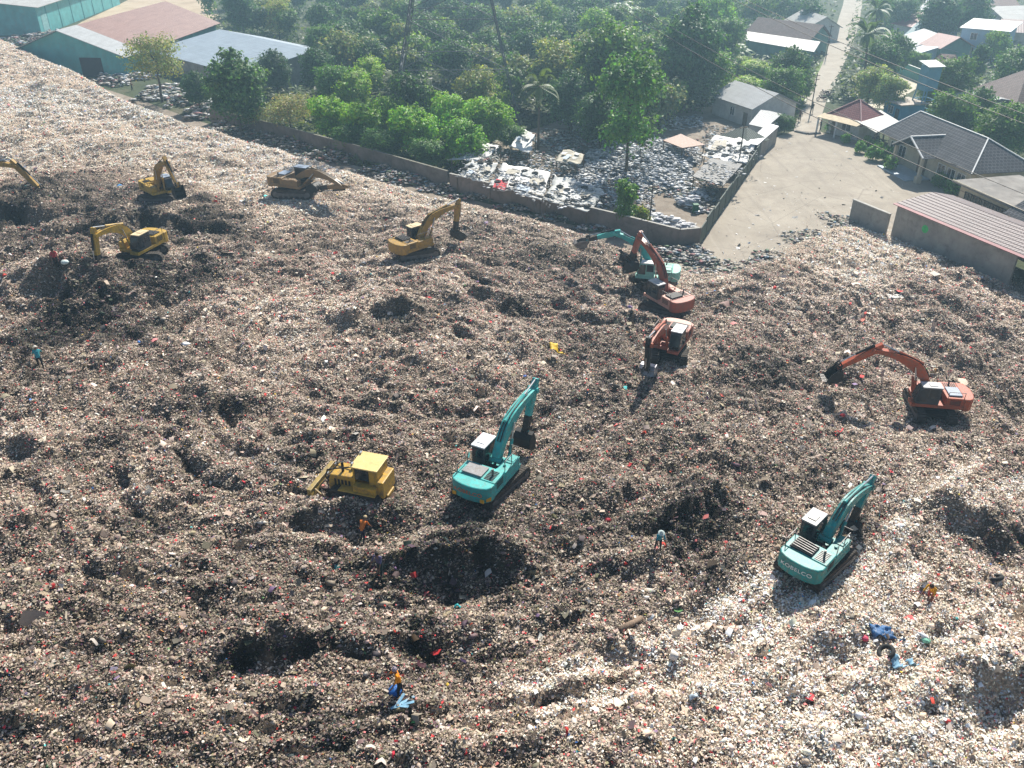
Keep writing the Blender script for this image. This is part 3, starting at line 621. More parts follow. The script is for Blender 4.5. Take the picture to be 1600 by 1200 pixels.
    wn.face([(a.x, .48, a.z), (a.x, 1.22, a.z), (b_.x, 1.22, b_.z), (b_.x, .48, b_.z)])
    wn.face([(1.645, .48, 1.42), (1.645, 1.22, 1.42), (1.8, 1.22, 1.74), (1.8, .48, 1.74)])
    wn.face([(-.133, 1.2, 2.1), (-.133, .5, 2.1), (-.133, .5, 2.72), (-.133, 1.2, 2.72)])
    wn.build("cab_window", GLASS, cab_)
    if rail:
        r_ = MB(); r_.path([(-.55, -1.26, 2.0), (-.55, -1.26, 2.75), (.9, -1.26, 2.75), (1.2, -1.26, 2.0)], .025); r_.path([(.3, -1.26, 2.0), (.3, -1.26, 2.75)], .025)
        r_.path([(1.25, -.75, 2.0), (1.25, -.75, 2.7), (1.25, -1.26, 2.7)], .025); r_.build("handrail", STEEL, e); r_ = MB(); r_.path([(-1.9, 1.25, 2.08), (-1.9, 1.25, 2.6), (-.7, 1.25, 2.6), (-.7, 1.25, 2.08)], .025); r_.build("handrail", STEEL, e)
    mr = MB(); mr.path([(1.7, 1.3, 2.5), (1.95, 1.62, 2.5)], .02); mr.box((1.9, 1.55, 2.3), (1.94, 1.75, 2.62)); mr.build("mirror", DARK, cab_)
    # boom
    yb = -.12; F0 = Vector((.45, 0, 1.85)); Tv = Vector((T[0], 0, T[1])); Av = Vector((A[0], 0, A[1]))
    ch = Tv - F0; L = ch.length; u = ch.normalized(); n = Vector((-u.z, 0, u.x))
    cl = []; N = 14
    for i in range(N + 1):
        t = i / N; off = .95 * (1 - (abs(t - .42) / (.42 if t < .42 else .58)) ** 1.9); th = .30 + .16 * math.exp(-((t - .4) / .25) ** 2) - .1 * t
        cl.append((F0 + u * (t * L) + n * off, th))
    up_ = [c_ + n * t_ for c_, t_ in cl]; dn = [c_ - n * t_ for c_, t_ in cl]
    bm = MB()
    for i in range(N):
        bm.prism([(up_[i].x, up_[i].z), (dn[i].x, dn[i].z), (dn[i + 1].x, dn[i + 1].z), (up_[i + 1].x, up_[i + 1].z)], yb - .26, yb + .26)
    bm.tube((F0.x, yb - .4, F0.z), (F0.x, yb + .4, F0.z), .22, n=12); bm.tube((Tv.x, yb - .36, Tv.z), (Tv.x, yb + .36, Tv.z), .2, n=12)
    bo = bm.build("boom", boomc, e)
    hs = MB()
    for s in (-.1, .1): hs.path([(q + n * .06).to_tuple()[:1] + (yb + s,) + ((q + n * .06).z,) for q in up_[2:-2]], .035, 5)
    hs.build("hydraulic_hose", DARK, bo)
    mid = cl[6][0]
    for s in (-1, 1):
        cy = MB(); st_ = Vector((1.35, yb + s * .36, 1.3)); en = Vector((mid.x, yb + s * .36, mid.z)); k = st_.lerp(en, .58)
        cy.tube(st_, k, .11, n=10, mi=0); cy.tube(k, en, .055, n=8, mi=1); cy.build("boom_cylinder", [boomc, CHROME], bo)
    # arm
    v = (Av - Tv); v.normalize(); m_ = Vector((-v.z, 0, v.x))
    if m_.dot(u) > 0: m_ = -m_           # towards the machine
    Rr = Tv - v * .75 - m_ * -.0
    out_ = -m_
    prof = [Rr + out_ * .22 - m_ * .0, Tv + out_ * .30 + v * .1, Av + out_ * .16, Av + v * .12, Av - out_ * .14, Tv - out_ * .28 + v * .35, Tv - out_ * .24 - v * .1, Rr - out_ * .05]
    am = MB(); am.prism([(q.x, q.z) for q in prof], yb - .19, yb + .19); am.tube((Av.x, yb - .28, Av.z), (Av.x, yb + .28, Av.z), .12, n=10)
    ao = am.build("arm", [DARK if armdark > 1 else boomc], e)
    if armdark:
        q0 = Tv.lerp(Av, .62); am2 = MB(); am2.prism([(q.x, q.z) for q in (q0 + out_ * .24, Av + out_ * .18 + v * .1, Av - out_ * .16 + v * .1, q0 - out_ * .24)], yb - .205, yb + .205); am2.build("arm_mud", MUD, ao)
    cy = MB(); st_ = up_[5] + n * .12; en = Rr + out_ * .1; k = st_.lerp(en, .6)
    cy.tube((st_.x, yb, st_.z), (k.x, yb, k.z), .12, n=10); cy.tube((k.x, yb, k.z), (en.x, yb, en.z), .06, n=8, mi=1); cy.build("arm_cylinder", [boomc, CHROME], ao)
    cy = MB(); st_ = Tv + out_ * .38 - v * .2; en = Av - v * .35 + out_ * .42; k = st_.lerp(en, .55)
    cy.tube((st_.x, yb, st_.z), (k.x, yb, k.z), .1, n=10); cy.tube((k.x, yb, k.z), (en.x, yb, en.z), .05, n=8, mi=1)
    for s in (-.22, .22): cy.bar((en.x, yb + s, en.z), (Av - v * .3).to_tuple()[:1] + (yb + s, (Av - v * .3).z), .06, .1); cy.bar((en.x, yb + s, en.z), (Av + out_ * .3 + v * .15).to_tuple()[:1] + (yb + s, (Av + out_ * .3 + v * .15).z), .06, .1)
    cy.build("bucket_cylinder", [DARK, CHROME], ao)
    bucket_mesh(e, (Av.x, Av.z), R(bang), yb, 1.25, bucketmat or STEEL)
    return e
TEAL = paint("teal paint", (.035, .44, .41), .45); DTEAL = paint("deep teal paint", (.008, .27, .26), .55)
ORG = paint("orange paint", (.46, .08, .025), .6); RUST = paint("faded red orange paint", (.40, .085, .045), .65); SALM = paint("sun bleached salmon paint", (.62, .3, .22), .4)
YEL = paint("yellow paint", (.56, .34, .03), .6); OYEL = paint("dull ochre paint", (.44, .25, .035), .75); BYEL = paint("brownish yellow paint", (.28, .17, .07), .9)
WHITE = paint("white roof paint", (.82, .82, .82), .12, .5); GREYP = paint("grey steel sheet", (.30, .30, .30), .5, .4); LGREY = paint("light grey sheet", (.55, .56, .56), .3); BLUEG = paint("blue grey sheet", (.27, .33, .42), .3); DGREY = paint("charcoal cab paint", (.05, .055, .06), .3)
LTEAL = paint("pale teal paint", (.25, .6, .5), .35); CREAM = paint("cream yellow paint", (.78, .62, .36), .25)
WTXT = mk("white lettering", (.8, .8, .78), .6, .05); RTXT = mk("red orange lettering", (.75, .16, .05), .6, .1); STICK = mk("orange reflector", (.85, .42, .03), .5, .1)
BKT = mk("polished bucket steel", (.34, .33, .35), .4, .3, 2, (.1, .07, .05), .6, .5)
excavator('E1', "bright teal excavator with white cab roof, next to the yellow bulldozer", TEAL, roofc=WHITE, hood=GREYP, bucketmat=DARK, text="KOBELCO", textcol=RTXT, stripes=STICK, cab_body=DGREY, armdark=1)
excavator('E2', "dark teal excavator with white lettering, nearest the blue plastic sheets", DTEAL, roofc=GREYP, hood=DARK, bucketmat=DARK, open_hood=True, text="KOBELCO", textcol=WTXT, cab_body=DGREY, armdark=1)
excavator('E3', "vivid orange excavator raising a black bucket, alone below the corrugated shed", ORG, roofc=LGREY, hood=BLUEG, bucketmat=DARK, cab_body=DGREY)
excavator('E4', "orange red excavator with white cab roof facing the camera with a grey bucket", RUST, boomc=ORG, roofc=WHITE, hood=DARK, cwc=SALM, bucketmat=BKT, cab_body=DGREY, armdark=2)
excavator('E5', "salmon and red excavator with arched boom lifting a load of garbage", SALM, boomc=RUST, roofc=LGREY, hood=DARK, cwc=RUST, bucketmat=DARK, cab_body=DGREY, armdark=1)
excavator('E6', "pale teal excavator half hidden behind a red boom, reaching over the earth road", LTEAL, boomc=TEAL, roofc=WHITE, hood=LTEAL, bucketmat=STEEL, cab_body=LTEAL, armdark=1)
excavator('E7', "ochre excavator with cream cab roof beside the boundary road, arm hanging straight down", OYEL, roofc=CREAM, hood=DARK, bucketmat=MUD, open_hood=True, cab_body=DGREY, armdark=1)
excavator('E8', "brownish excavator with blue grey roof and boom laid low on the litter", BYEL, roofc=BLUEG, hood=BLUEG, bucketmat=DARK, cab_body=DGREY, armdark=1, rail=False)
excavator('E9', "yellow excavator with boom folded upright, standing behind the dark heap", YEL, boomc=OYEL, roofc=BLUEG, hood=YEL, bucketmat=DARK, cab_body=DGREY)
excavator('E10', "yellow excavator digging a black pit with its arm straight down", YEL, roofc=CREAM, hood=DARK, bucketmat=DARK, cab_body=DGREY, armdark=1)
excavator('E11', "yellow excavator at the picture's edge of which only the arm shows", OYEL, roofc=CREAM, hood=DARK, bucketmat=DARK, cab_body=DGREY)

# ---------------- bulldozer ----------------
DY = paint("bulldozer yellow", (.58, .34, .04), .7); DYL = paint("sun faded yellow roof", (.78, .58, .22), .2)
d = empty("bulldozer", (DOZ.x, DOZ.y, DOZ.z - .05), DOZ_H, "yellow bulldozer with flat cab roof and straight mud caked blade", "bulldozer", None, .93)
for s in (-1, 1): track_mesh(3.5, 1.05, .58, s * 1.02, d, 0)
b = MB(); b.prism([(-1.7, .5), (1.9, .5), (1.95, 1.2), (1.75, 1.75), (0, 1.85), (0, 1.4), (-1.7, 1.4)], -.68, .68); ho = b.build("hull", DY, d, bevel=.05)
g_ = MB()
for k in range(6): g_.box((1.955, -.5, .7 + k * .13), (1.975, .5, .76 + k * .13))
for s in (-1, 1):
    for k in range(5): g_.box((.4 + k * .24, s * .68 - .006, 1.0), (.55 + k * .24, s * .68 + .006, 1.5))
g_.build("grille", DARK, ho)
for s in (-1, 1): b = MB(); b.box((-1.5, s * 1.0 - .33, 1.08), (1.0, s * 1.0 + .3, 1.15)); b.box((-1.5, s * .92 - .25, 1.15), (.0, s * .92 + .25, 1.6)); b.build("fender", DY, d, bevel=.03)
b = MB(); b.box((-1.9, -.85, .75), (-1.4, .85, 1.95)); b.box((-2.0, -.5, .5), (-1.6, .5, .8)); b.build("rear_tank", DY, d, bevel=.06)
b = MB()
for x, y in ((-1.42, .74), (-1.42, -.74), (.05, .74), (.05, -.74)): b.bar((x, y, 1.6), (x, y, 2.7), .12)
b.box((-1.48, -.77, 1.6), (-1.4, .77, 2.7)); b.box((-1.42, .70, 1.6), (-.95, .77, 2.7)); b.box((-1.42, -.77, 1.6), (-.95, -.70, 2.7)); b.box((-.02, -.72, 1.65), (.1, .72, 1.95))
cbx = b.build("cab", DY, d, bevel=.02)
b = MB(); b.box((-1.58, -.88, 2.7), (.26, .88, 2.79)); b.build("cab_roof", DYL, cbx, bevel=.03)
b = MB(); b.box((-.9, .72, 1.8), (.0, .74, 2.65)); b.box((-.9, -.74, 1.8), (.0, -.72, 2.65)); b.box((.06, -.68, 1.97), (.085, .68, 2.65)); b.build("cab_window", GLASS, cbx)
b = MB(); b.box((-1.0, -.3, 1.6), (-.4, .3, 1.9)); b.box((-1.05, -.3, 1.9), (-.9, .3, 2.5)); b.build("seat", DARK, cbx)
bp = []
for i in range(7):
    t = i / 6; bp.append((2.75 + .2 * (2 * t - 1) ** 2, -.15 + 1.05 * t))
pr_ = bp + [(p[0] - .09, p[1]) for p in reversed(bp)]
b = MB(); b.prism(pr_, -1.6, 1.6); b.box((2.7, -1.6, .86), (3.0, 1.6, .95)); b.box((2.84, -1.63, -.2), (3.0, 1.63, -.05)); b.box((2.68, -1.63, -.1), (2.95, -1.57, .92)); b.box((2.68, 1.57, -.1), (2.95, 1.63, .92))
b.build("blade", paint("mud caked blade yellow", (.40, .28, .07), .85), d, bevel=.02)
for s in (-1, 1):
    b = MB(); b.bar((-.5, s * 1.4, .45), (2.75, s * 1.4, .2), .16, .2); b.bar((2.7, s * 1.1, .7), (1.7, s * 1.4, .3), .08); b.build("push_arm", paint("muddy push arm", (.4, .25, .05), .9), d)
    b = MB(); b.tube((1.6, s * .5, 1.7), (2.1, s * .5, 1.25), .09); b.tube((2.1, s * .5, 1.25), (2.72, s * .5, .5), .05, mi=1); b.build("lift_cylinder", [DARK, CHROME], d)
b = MB(); b.tube((1.1, .2, 1.75), (1.1, .2, 2.5), .09); b.build("exhaust", DARK, d); b = MB(); b.tube((.6, -.25, 1.8), (.6, -.25, 2.2), .12); b.build("air_filter", DARK, d)
b = MB()
for s in (-1, 1): b = MB(); b.path([(.2, s * .8, 2.72), (1.2, s * .78, 2.4), (1.85, s * .75, 2.15), (2.05, s * .75, 1.6), (1.9, s * .68, 1.2)], .045); b.build("brush_guard", DARK, d)
b = MB()
for s in (-1, 1): MB().box((.1, s * .6 - .1, 2.79), (.22, s * .6 + .1, 2.92)).build("headlight", CHROME, d); MB().box((1.95, s * .5 - .1, 1.55), (2.02, s * .5 + .1, 1.72)).build("headlight", CHROME, d)
# ---------------- buildings ----------------
WALLT = mk("turquoise sheet wall", (.10, .36, .36), .6, .2, .5, (.25, .22, .17), .45, 0, .2, 3)
WALLC = mk("cream plaster", (.50, .44, .33), .85, .2, .8, (.2, .17, .13), .5, 0, .2)
WALLW = mk("whitewashed wall", (.6, .59, .56), .85, .15, .8, (.28, .25, .2), .5, 0, .2)
WALLB = mk("pale blue wall", (.36, .50, .62), .8, .12, .5, (.25, .28, .3), .4)
WALLBG = mk("blue grey wall", (.18, .25, .31), .85, .2, .6, (.12, .13, .13), .5)
WALLG = mk("green house wall", (.13, .26, .22), .85, .2, .6, (.1, .1, .08), .5)
WALLY = mk("ochre yellow wall", (.62, .40, .08), .8, .15, .8, (.3, .2, .1), .4)
WALLCON = mk("bare concrete block wall", (.30, .28, .25), .92, .25, .5, (.13, .115, .095), .75, 0, .4, 4)
WOOD = mk("weathered timber", (.16, .12, .08), .9, .3, 3)
TRIM = mk("white trim", (.72, .72, .7), .7, .1)
DARKIN = mk("dim interior", (.03, .03, .03), .9)
R_PINK = corrugated("rusting red brown sheet roof", (.31, .175, .14), (.22, .11, .085))
R_GREY = corrugated("old asbestos roof", (.42, .43, .43), (.30, .30, .30))
R_BLUE = corrugated("blue grey sheet roof", (.34, .40, .45), (.26, .31, .36))
R_WHITE = corrugated("white sheet roof", (.50, .49, .46), (.33, .31, .28))
R_TEAL = corrugated("teal sheet roof", (.12, .27, .29), (.10, .21, .24))
R_RED = corrugated("red sheet roof", (.30, .085, .08), (.20, .06, .06))
R_DARK = corrugated("sooty sheet roof", (.13, .125, .12), (.08, .075, .07))
R_RUST = corrugated("rusty sheet roof", (.30, .13, .07), (.22, .12, .08))
T_SLATE = tiles("slate grey tiles", (.032, .034, .042), (.055, .057, .066), (.13, .13, .14), .5, .5, .9)
T_RED = tiles("terracotta tiles", (.21, .10, .075), (.28, .15, .115), (.10, .06, .05))
T_BROWN = tiles("brown tiles", (.17, .10, .085), (.24, .16, .14), (.09, .06, .055))
T_DRED = tiles("dark red tiles", (.22, .055, .06), (.28, .085, .085), (.12, .03, .03))

def frame2(pA, pB, z):
    """world origin, heading and length of the edge pA-pB given as photo points at height z"""
    a, b = V(*pA, z), V(*pB, z); d = b - a; return Vector((a.x, a.y, 0)), math.atan2(d.y, d.x), Vector((d.x, d.y)).length
def slab_quad(b, pts, th, mi=0, up=1):
    """a roof plane with thickness; pts a,b (eave) c,d (ridge), UV along the eave"""
    a = [Vector(p) for p in pts]; n = (a[1] - a[0]).cross(a[2] - a[0]).normalized()
    if n.z < 0: n = -n
    lo = [p - n * th for p in a]; u = (a[1] - a[0]).normalized(); vv = n.cross(u)
    uv = [((p - a[0]).dot(u), (p - a[0]).dot(vv)) for p in a]
    k = len(a); ordr = range(k)
    b.face([a[i] for i in ordr], mi, uv); b.face([lo[i] for i in reversed(ordr)], mi, [uv[i] for i in reversed(ordr)])
    for i in ordr:
        j = (i + 1) % k; b.face([a[i], lo[i], lo[j], a[j]], mi)
def windows_on(parent, wins, frame_mat=None, frame_name="window"):
    """wins: (wall axis, fixed coordinate, outward sign, along, z, width, height); frame with a glass pane as its own sub-part"""
    for ax, fx, sg, al, z, w_, h_ in wins:
        b = MB(); g_ = MB(); t = .08
        def bx(a0, a1, z0, z1, d0, d1, tgt):
            f0, f1 = sorted((fx + sg * d0, fx + sg * d1))
            if ax == 'x': tgt.box((a0, f0, z0), (a1, f1, z1))
            else: tgt.box((f0, a0, z0), (f1, a1, z1))
        bx(al - w_ / 2 - t, al + w_ / 2 + t, z - t, z, .0, .07, b); bx(al - w_ / 2 - t, al + w_ / 2 + t, z + h_, z + h_ + t, .0, .07, b)
        for s in (-1, 0, 1):
            c = al + s * w_ / 2; bx(c - t * .6, c + t * .6, z, z + h_, .0, .06, b)
        bx(al - w_ / 2, al + w_ / 2, z, z + h_, .005, .025, g_)
        o = b.build(frame_name, frame_mat or TRIM, parent); g_.build("pane", GLASS, o)
def door_on(parent, ax, fx, sg, al, w_, h_, mat, z=0):
    b = MB(); f0, f1 = sorted((fx, fx + sg * .06))
    if ax == 'x': b.box((al - w_ / 2, f0, z), (al + w_ / 2, f1, z + h_))
    else: b.box((f0, al - w_ / 2, z), (f1, al + w_ / 2, z + h_))
    return b.build("door", mat, parent)
def gable(name, label, org, yaw, L, Wd, ez, rz, wall, roof, cat="house", oh=.5, group=None, ridge_at=.5, walls=True, th=.12, gmat=None, half=None, ridgecap=None, wins=(), doors=(), z0=0, extra=None):
    """gable house: X along the ridge (0..L), Y across (0..Wd)"""
    e = empty(name, (org.x, org.y, z0), yaw, label, cat, group); ry = Wd * ridge_at
    if walls:
        b = MB(); t = .18
        b.box((0, 0, 0), (L, t, ez)); b.box((0, Wd - t, 0), (L, Wd, ez))
        for x0, x1 in ((0, t), (L - t, L)): b.prism([(t, 0), (Wd - t, 0), (Wd - t, ez), (ry, rz - .1), (t, ez)], x0, x1, axis='x')
        b.build("wall", wall, e)
    else:
        for x in np.linspace(.2, L - .2, max(2, int(L / 4) + 1)):
            for y in (.15, Wd - .15): MB().box((x - .08, y - .08, 0), (x + .08, y + .08, ez)).build("post", wall, e)
    sl1 = (rz - ez) / ry; sl2 = (rz - ez) / (Wd - ry)
    b = MB()
    pieces = [(-oh, L + oh, 0)] if half is None else [(-oh, half[0], 1), (half[0], L + oh, 0)]
    for x0, x1, mi in pieces:
        slab_quad(b, [(x0, -oh, ez - oh * sl1 + .1), (x1, -oh, ez - oh * sl1 + .1), (x1, ry, rz + .1), (x0, ry, rz + .1)], th, mi)
        slab_quad(b, [(x1, Wd + oh, ez - oh * sl2 + .1), (x0, Wd + oh, ez - oh * sl2 + .1), (x0, ry, rz + .1), (x1, ry, rz + .1)], th, mi)
    ro = b.build("roof", [roof] + ([half[1]] if half else []), e)
    if ridgecap: MB().box((-oh, ry - .16, rz + .06), (L + oh, ry + .16, rz + .19)).build("ridge_cap", ridgecap, ro)
    windows_on(e, wins)
    for dd in doors: door_on(e, *dd)
    return e
def hip(name, label, org, yaw, L, Wd, ez, rz, wall, roof, cat="house", oh=.6, hipx=None, cap=None, group=None, walls=True, wins=(), doors=(), z0=0, gablet=0):
    e = empty(name, (org.x, org.y, z0), yaw, label, cat, group); hx, hx1 = (Wd / 2, Wd / 2) if hipx is None else hipx if isinstance(hipx, tuple) else (hipx, hipx); sl = (rz - ez) / (Wd / 2); d = .1
    if walls:
        b = MB(); t = .18; b.box((0, 0, 0), (L, t, ez)); b.box((0, Wd - t, 0), (L, Wd, ez)); b.box((0, t, 0), (t, Wd - t, ez)); b.box((L - t, t, 0), (L, Wd - t, ez)); b.build("wall", wall, e)
    else:
        for x in (.15, L - .15):
            for y in (.15, Wd - .15): MB().box((x - .12, y - .12, 0), (x + .12, y + .12, ez)).build("post", wall, e)
    zo = ez - oh * sl + d; A, B, C, D = (-oh, -oh, zo), (L + oh, -oh, zo), (L + oh, Wd + oh, zo), (-oh, Wd + oh, zo); r0, r1 = (hx, Wd / 2, rz + d), (L - hx1, Wd / 2, rz + d)
    b = MB(); slab_quad(b, [A, B, r1, r0], .1); slab_quad(b, [C, D, r0, r1], .1); slab_quad(b, [B, C, r1], .1); slab_quad(b, [D, A, r0], .1); ro = b.build("roof", roof, e)
    if cap:
        b = MB()
        for p, q in ((A, r0), (B, r1), (C, r1), (D, r0), (r0, r1)):
            b.bar(Vector(p) + Vector((0, 0, .04)), Vector(q) + Vector((0, 0, .04)), .15, .1)
        b.build("ridge_cap", cap, ro)
    windows_on(e, wins)
    for dd in doors: door_on(e, *dd)
    return e
def mono(name, label, corners, mats, th=.1, cat="shed", post=True, group=None, wallmat=None, sides=()):
    """lean-to or tarpaulin roof from its four photo corners (px,py,height); posts or walls down to the ground"""
    w4 = [V(*c) for c in corners]; c = sum(w4, Vector()) / len(w4)
    e = empty(name, (c.x, c.y, 0), 0, label, cat, group); loc = [p - Vector((c.x, c.y, 0)) for p in w4]
    b = MB(); slab_quad(b, loc, th); ro = b.build("roof", mats, e)
    if post:
        for p in loc:
            q = p * .94; MB().tube((q.x, q.y, 0), (q.x, q.y, p.z - th), .07, n=6).build("post", WOOD, e)
    for i in sides:
        a, d = loc[i] * .96, loc[(i + 1) % len(loc)] * .96
        b = MB(); n = Vector((-(d - a).y, (d - a).x, 0)).normalized() * .08
        b.face([(a.x, a.y, 0), (d.x, d.y, 0), (d.x, d.y, loc[(i + 1) % len(loc)].z - th), (a.x, a.y, loc[i].z - th)])
        b.face([(a.x + n.x, a.y + n.y, 0), (a.x + n.x, a.y + n.y, loc[i].z - th), (d.x + n.x, d.y + n.y, loc[(i + 1) % len(loc)].z - th), (d.x + n.x, d.y + n.y, 0)]); b.build("wall", wallmat or WOOD, e)
    return e

# warehouses beyond the hill
o, yw, L = frame2((66, 55), (175, 12), 0)
gw = (V(10, 33) - V(66, 55)).length
wh = gable("warehouse", "big turquoise warehouse with a pale roof, beside the sandy yard", o, yw, L * 1.15, gw * 1.0, 6.6, 8.6, WALLT, R_WHITE, "warehouse", 1.0)
for k in range(7):
    x = L * 1.15 * (k + .7) / 7.6; MB().box((x - .12, -.10, 0), (x + .12, -.003, 6.3)).build("pilaster", mk("dark turquoise rib", (.06, .24, .25), .6), wh)
MB().box((2, -.05, 0), (6, -.003, 4.4)).build("door", mk("faded sheet door", (.22, .42, .42), .6), wh)
o, yw, L = frame2((192, 86), (336, 35), 4.2)
gable("warehouse", "long low warehouse with rusting pink roof and grey sheets at one end", o, yw, L, 24, 4.2, 8.6, WALLT, R_PINK, "warehouse", 1.0, half=(6.5, R_GREY), doors=(('x', 0, -1, L * .55, 4, 3.4, WALLBG), ('y', 0, -1, 7, 4.5, 3.6, DARKIN)))
r0, r1, e0 = V(345, 47, 5.8), V(482, 76, 5.8), V(287, 93, 3.3)
dr = Vector((r1.x - r0.x, r1.y - r0.y, 0)); L = dr.length; dr.normalize(); nr = Vector((-dr.y, dr.x, 0)); hw_ = abs((e0 - r0).dot(nr)); yw = math.atan2(dr.y, dr.x)
o = Vector((r0.x, r0.y, 0)) - nr * hw_ + dr * min(0, (e0 - r0).dot(dr)) * .5
gable("storage_shed", "grey roofed storage shed half hidden by dark trees", o, yw, L + 2, hw_ * 1.6, 3.4, 5.8, WALLCON, R_BLUE, "shed", .6, ridge_at=.625)

# slate roofed office on the plaza
o, yw, L = frame2((1375, 205), (1518, 272), 3.4)
o = o + Vector((math.cos(yw) - math.sin(yw), math.sin(yw) + math.cos(yw), 0)); L -= 2
Wd = 7.3
of = hip("office_building", "slate grey tiled office with white ridges and a pillared porch, facing the plaza", o, yw, L, Wd, 3.9, 6.1, WALLC, T_SLATE, "office", 1.0, hipx=(.2, 3.7), cap=TRIM,
         wins=[('x', 0, -1, L * f, 1.0, 1.5, 1.5) for f in (.68, .79, .9)] + [('x', 0, -1, L * f, 1.0, 1.5, 1.5) for f in (.08, .2)], doors=(('x', 0, -1, L * .46, 1.8, 2.4, WOOD),))
pf = 5.6; pw = 6.2; pd = 2.5; ye = 2.3
b = MB(); zr = 5.15
slab_quad(b, [(pf - .4, -pd - .3, 3.3), (pf - .4, ye - 1.9, 3.3), (pf + pw / 2, ye, zr), (pf + pw / 2, -pd - .3, zr)], .1); slab_quad(b, [(pf + pw + .4, ye - 1.9, 3.3), (pf + pw + .4, -pd - .3, 3.3), (pf + pw / 2, -pd - .3, zr), (pf + pw / 2, ye, zr)], .1)
po = b.build("porch_roof", T_SLATE, of)
b = MB(); b.bar((pf - .4, -pd - .3, 3.36), (pf + pw / 2, -pd - .3, zr + .06), .18, .14); b.bar((pf + pw + .4, -pd - .3, 3.36), (pf + pw / 2, -pd - .3, zr + .06), .18, .14); b.bar((pf + pw / 2, -pd - .3, zr + .06), (pf + pw / 2, ye, zr + .06), .18, .14); b.build("ridge_cap", TRIM, po)
for x in (pf + .1, pf + pw - .1):
    b = MB(); b.box((x - .18, -pd - .1, .3), (x + .18, -pd + .26, 3.3)); b.box((x - .34, -pd - .26, 0), (x + .34, -pd + .42, .9)); b.build("pillar", WALLC, of)
MB().box((pf - 1.6, -pd - 1.0, .02), (pf + pw - 1.0, -.02, .16)).build("porch_floor", mk("pale blue tile floor", (.42, .5, .56), .4, .1), of)
# flat annex with a yellow end
o2, yw2, L2 = frame2((1503, 287), (1600, 330), 3.2)
fa = empty("office_annex", (o2.x, o2.y, 0), yw2, "flat roofed annex with cream front and yellow end wall, joined to the slate office", "office")
b = MB(); b.box((0, 0, 0), (9.6, 7.5, 3.3)); b.build("wall", WALLC, fa)
MB().box((9.6, .1, 0), (9.72, 7.4, 3.3)).build("end_wall", WALLY, fa)
b = MB(); b.box((-.6, -.9, 3.3), (10.8, 8.2, 3.5)); rfo = b.build("roof_slab", mk("weathered roof slab", (.24, .22, .2), .9, .3, .6, (.12, .1, .08), .7), fa)
b = MB(); b.box((-.6, -.9, 3.5), (10.8, -.78, 3.6)); b.build("roof_edge", WALLC, rfo)
windows_on(fa, [('x', 0, -1, 1.5 + k * 1.35, 1.1, 1.1, 1.4) for k in range(5)], DARK)
b = MB()
for k in range(4): b.box((0, -.03, .3 + k * .7), (9.6, -.002, .36 + k * .7))
b.build("wall_band", mk("dull red band", (.25, .16, .12), .8), fa)
o3 = fa.matrix_basis @ Vector((12.5, -1.5, 0)); o3 = Vector((o.x, o.y, 0)) + Vector((math.cos(yw2), math.sin(yw2), 0)) * 0
pp = V(1580, 345, 2.2)
gable("stone_house", "cream banded house with slate roof past the yellow end wall", Vector((pp.x, pp.y, 0)), yw2, 14, 9, 3.2, 5.6, WALLC, T_SLATE, "house", .7, wins=[('x', 0, -1, 3, 1, 1.4, 1.4), ('x', 0, -1, 8, 1, 1.4, 1.4)])

# long shed with striped sheet roof and concrete back wall
a, c_ = V(1403, 321, 3.5), V(1576, 393, 3.5); dd = (c_ - a); yw3 = math.atan2(dd.y, dd.x); L3 = Vector((dd.x, dd.y)).length + 14
ls = empty("long_shed", (a.x, a.y, 0), yw3, "long shed with red and grey striped sheet roof above a concrete back wall", "shed")
b = MB(); b.box((0, 0, 0), (L3 - 13, .22, 3.6)); b.box((0, .22, 0), (.2, 5.2, 3.6)); b.build("wall", WALLCON, ls)
st = corrugated("grey pink sheet", (.24, .185, .175), (.16, .125, .12)); st2 = mk("dark sheet seam", (.10, .055, .055), .7, .3); st3 = mk("red painted sheet", (.22, .055, .065), .6, .3, .8)
b = MB(); NS = 9; W3 = 5.0
for k in range(NS):
    y0, y1 = -.35 + (W3 + .35) * k / NS, -.35 + (W3 + .35) * (k + 1) / NS; z0_, z1_ = 3.62 + .65 * k / NS, 3.62 + .65 * (k + 1) / NS
    slab_quad(b, [(-.4, y0, z0_), (L3, y0, z0_), (L3, y1 - .14, z1_ - .03), (-.4, y1 - .14, z1_ - .03)], .06, 2 if k == 0 else 0)
    slab_quad(b, [(-.4, y1 - .15, z1_ - .06), (L3, y1 - .15, z1_ - .06), (L3, y1 + .02, z1_ - .02), (-.4, y1 + .02, z1_ - .02)], .05, 1)
slab_quad(b, [(L3, W3 + 3.2, 3.5), (-.4, W3 + 3.2, 3.5), (-.4, W3, 4.27), (L3, W3, 4.27)], .08, 0)
b.build("roof", [st, st2, st3], ls)
for k in range(9):
    x = .3 + (L3 - 1) * k / 8; MB().box((x - .08, W3 + 2.9, 0), (x + .08, W3 + 3.06, 3.6)).build("post", WOOD, ls)
cc = MB(); cc.tube((4.2, -.012, 2.3), (4.2, -.004, 2.3), .42, n=14); cc.build("painted_mark", mk("faded green paint mark", (.06, .42, .12), .8), ls)
# low wall before it
a, c_ = V(1326, 344, 0), V(1382, 368, 0); dd = c_ - a; n = Vector((-dd.y, dd.x, 0)).normalized()
lw = empty("concrete_wall", a, math.atan2(dd.y, dd.x), "short low concrete wall standing free at the plaza's edge", "wall"); b = MB(); b.box((0, 0, -.3), (dd.length, .25, 2.4)); b.build("block", WALLCON, lw); MB().box((-.05, -.05, 2.4), (dd.length + .05, .3, 2.48)).build("coping", mk("grey coping", (.42, .4, .36), .9), lw)

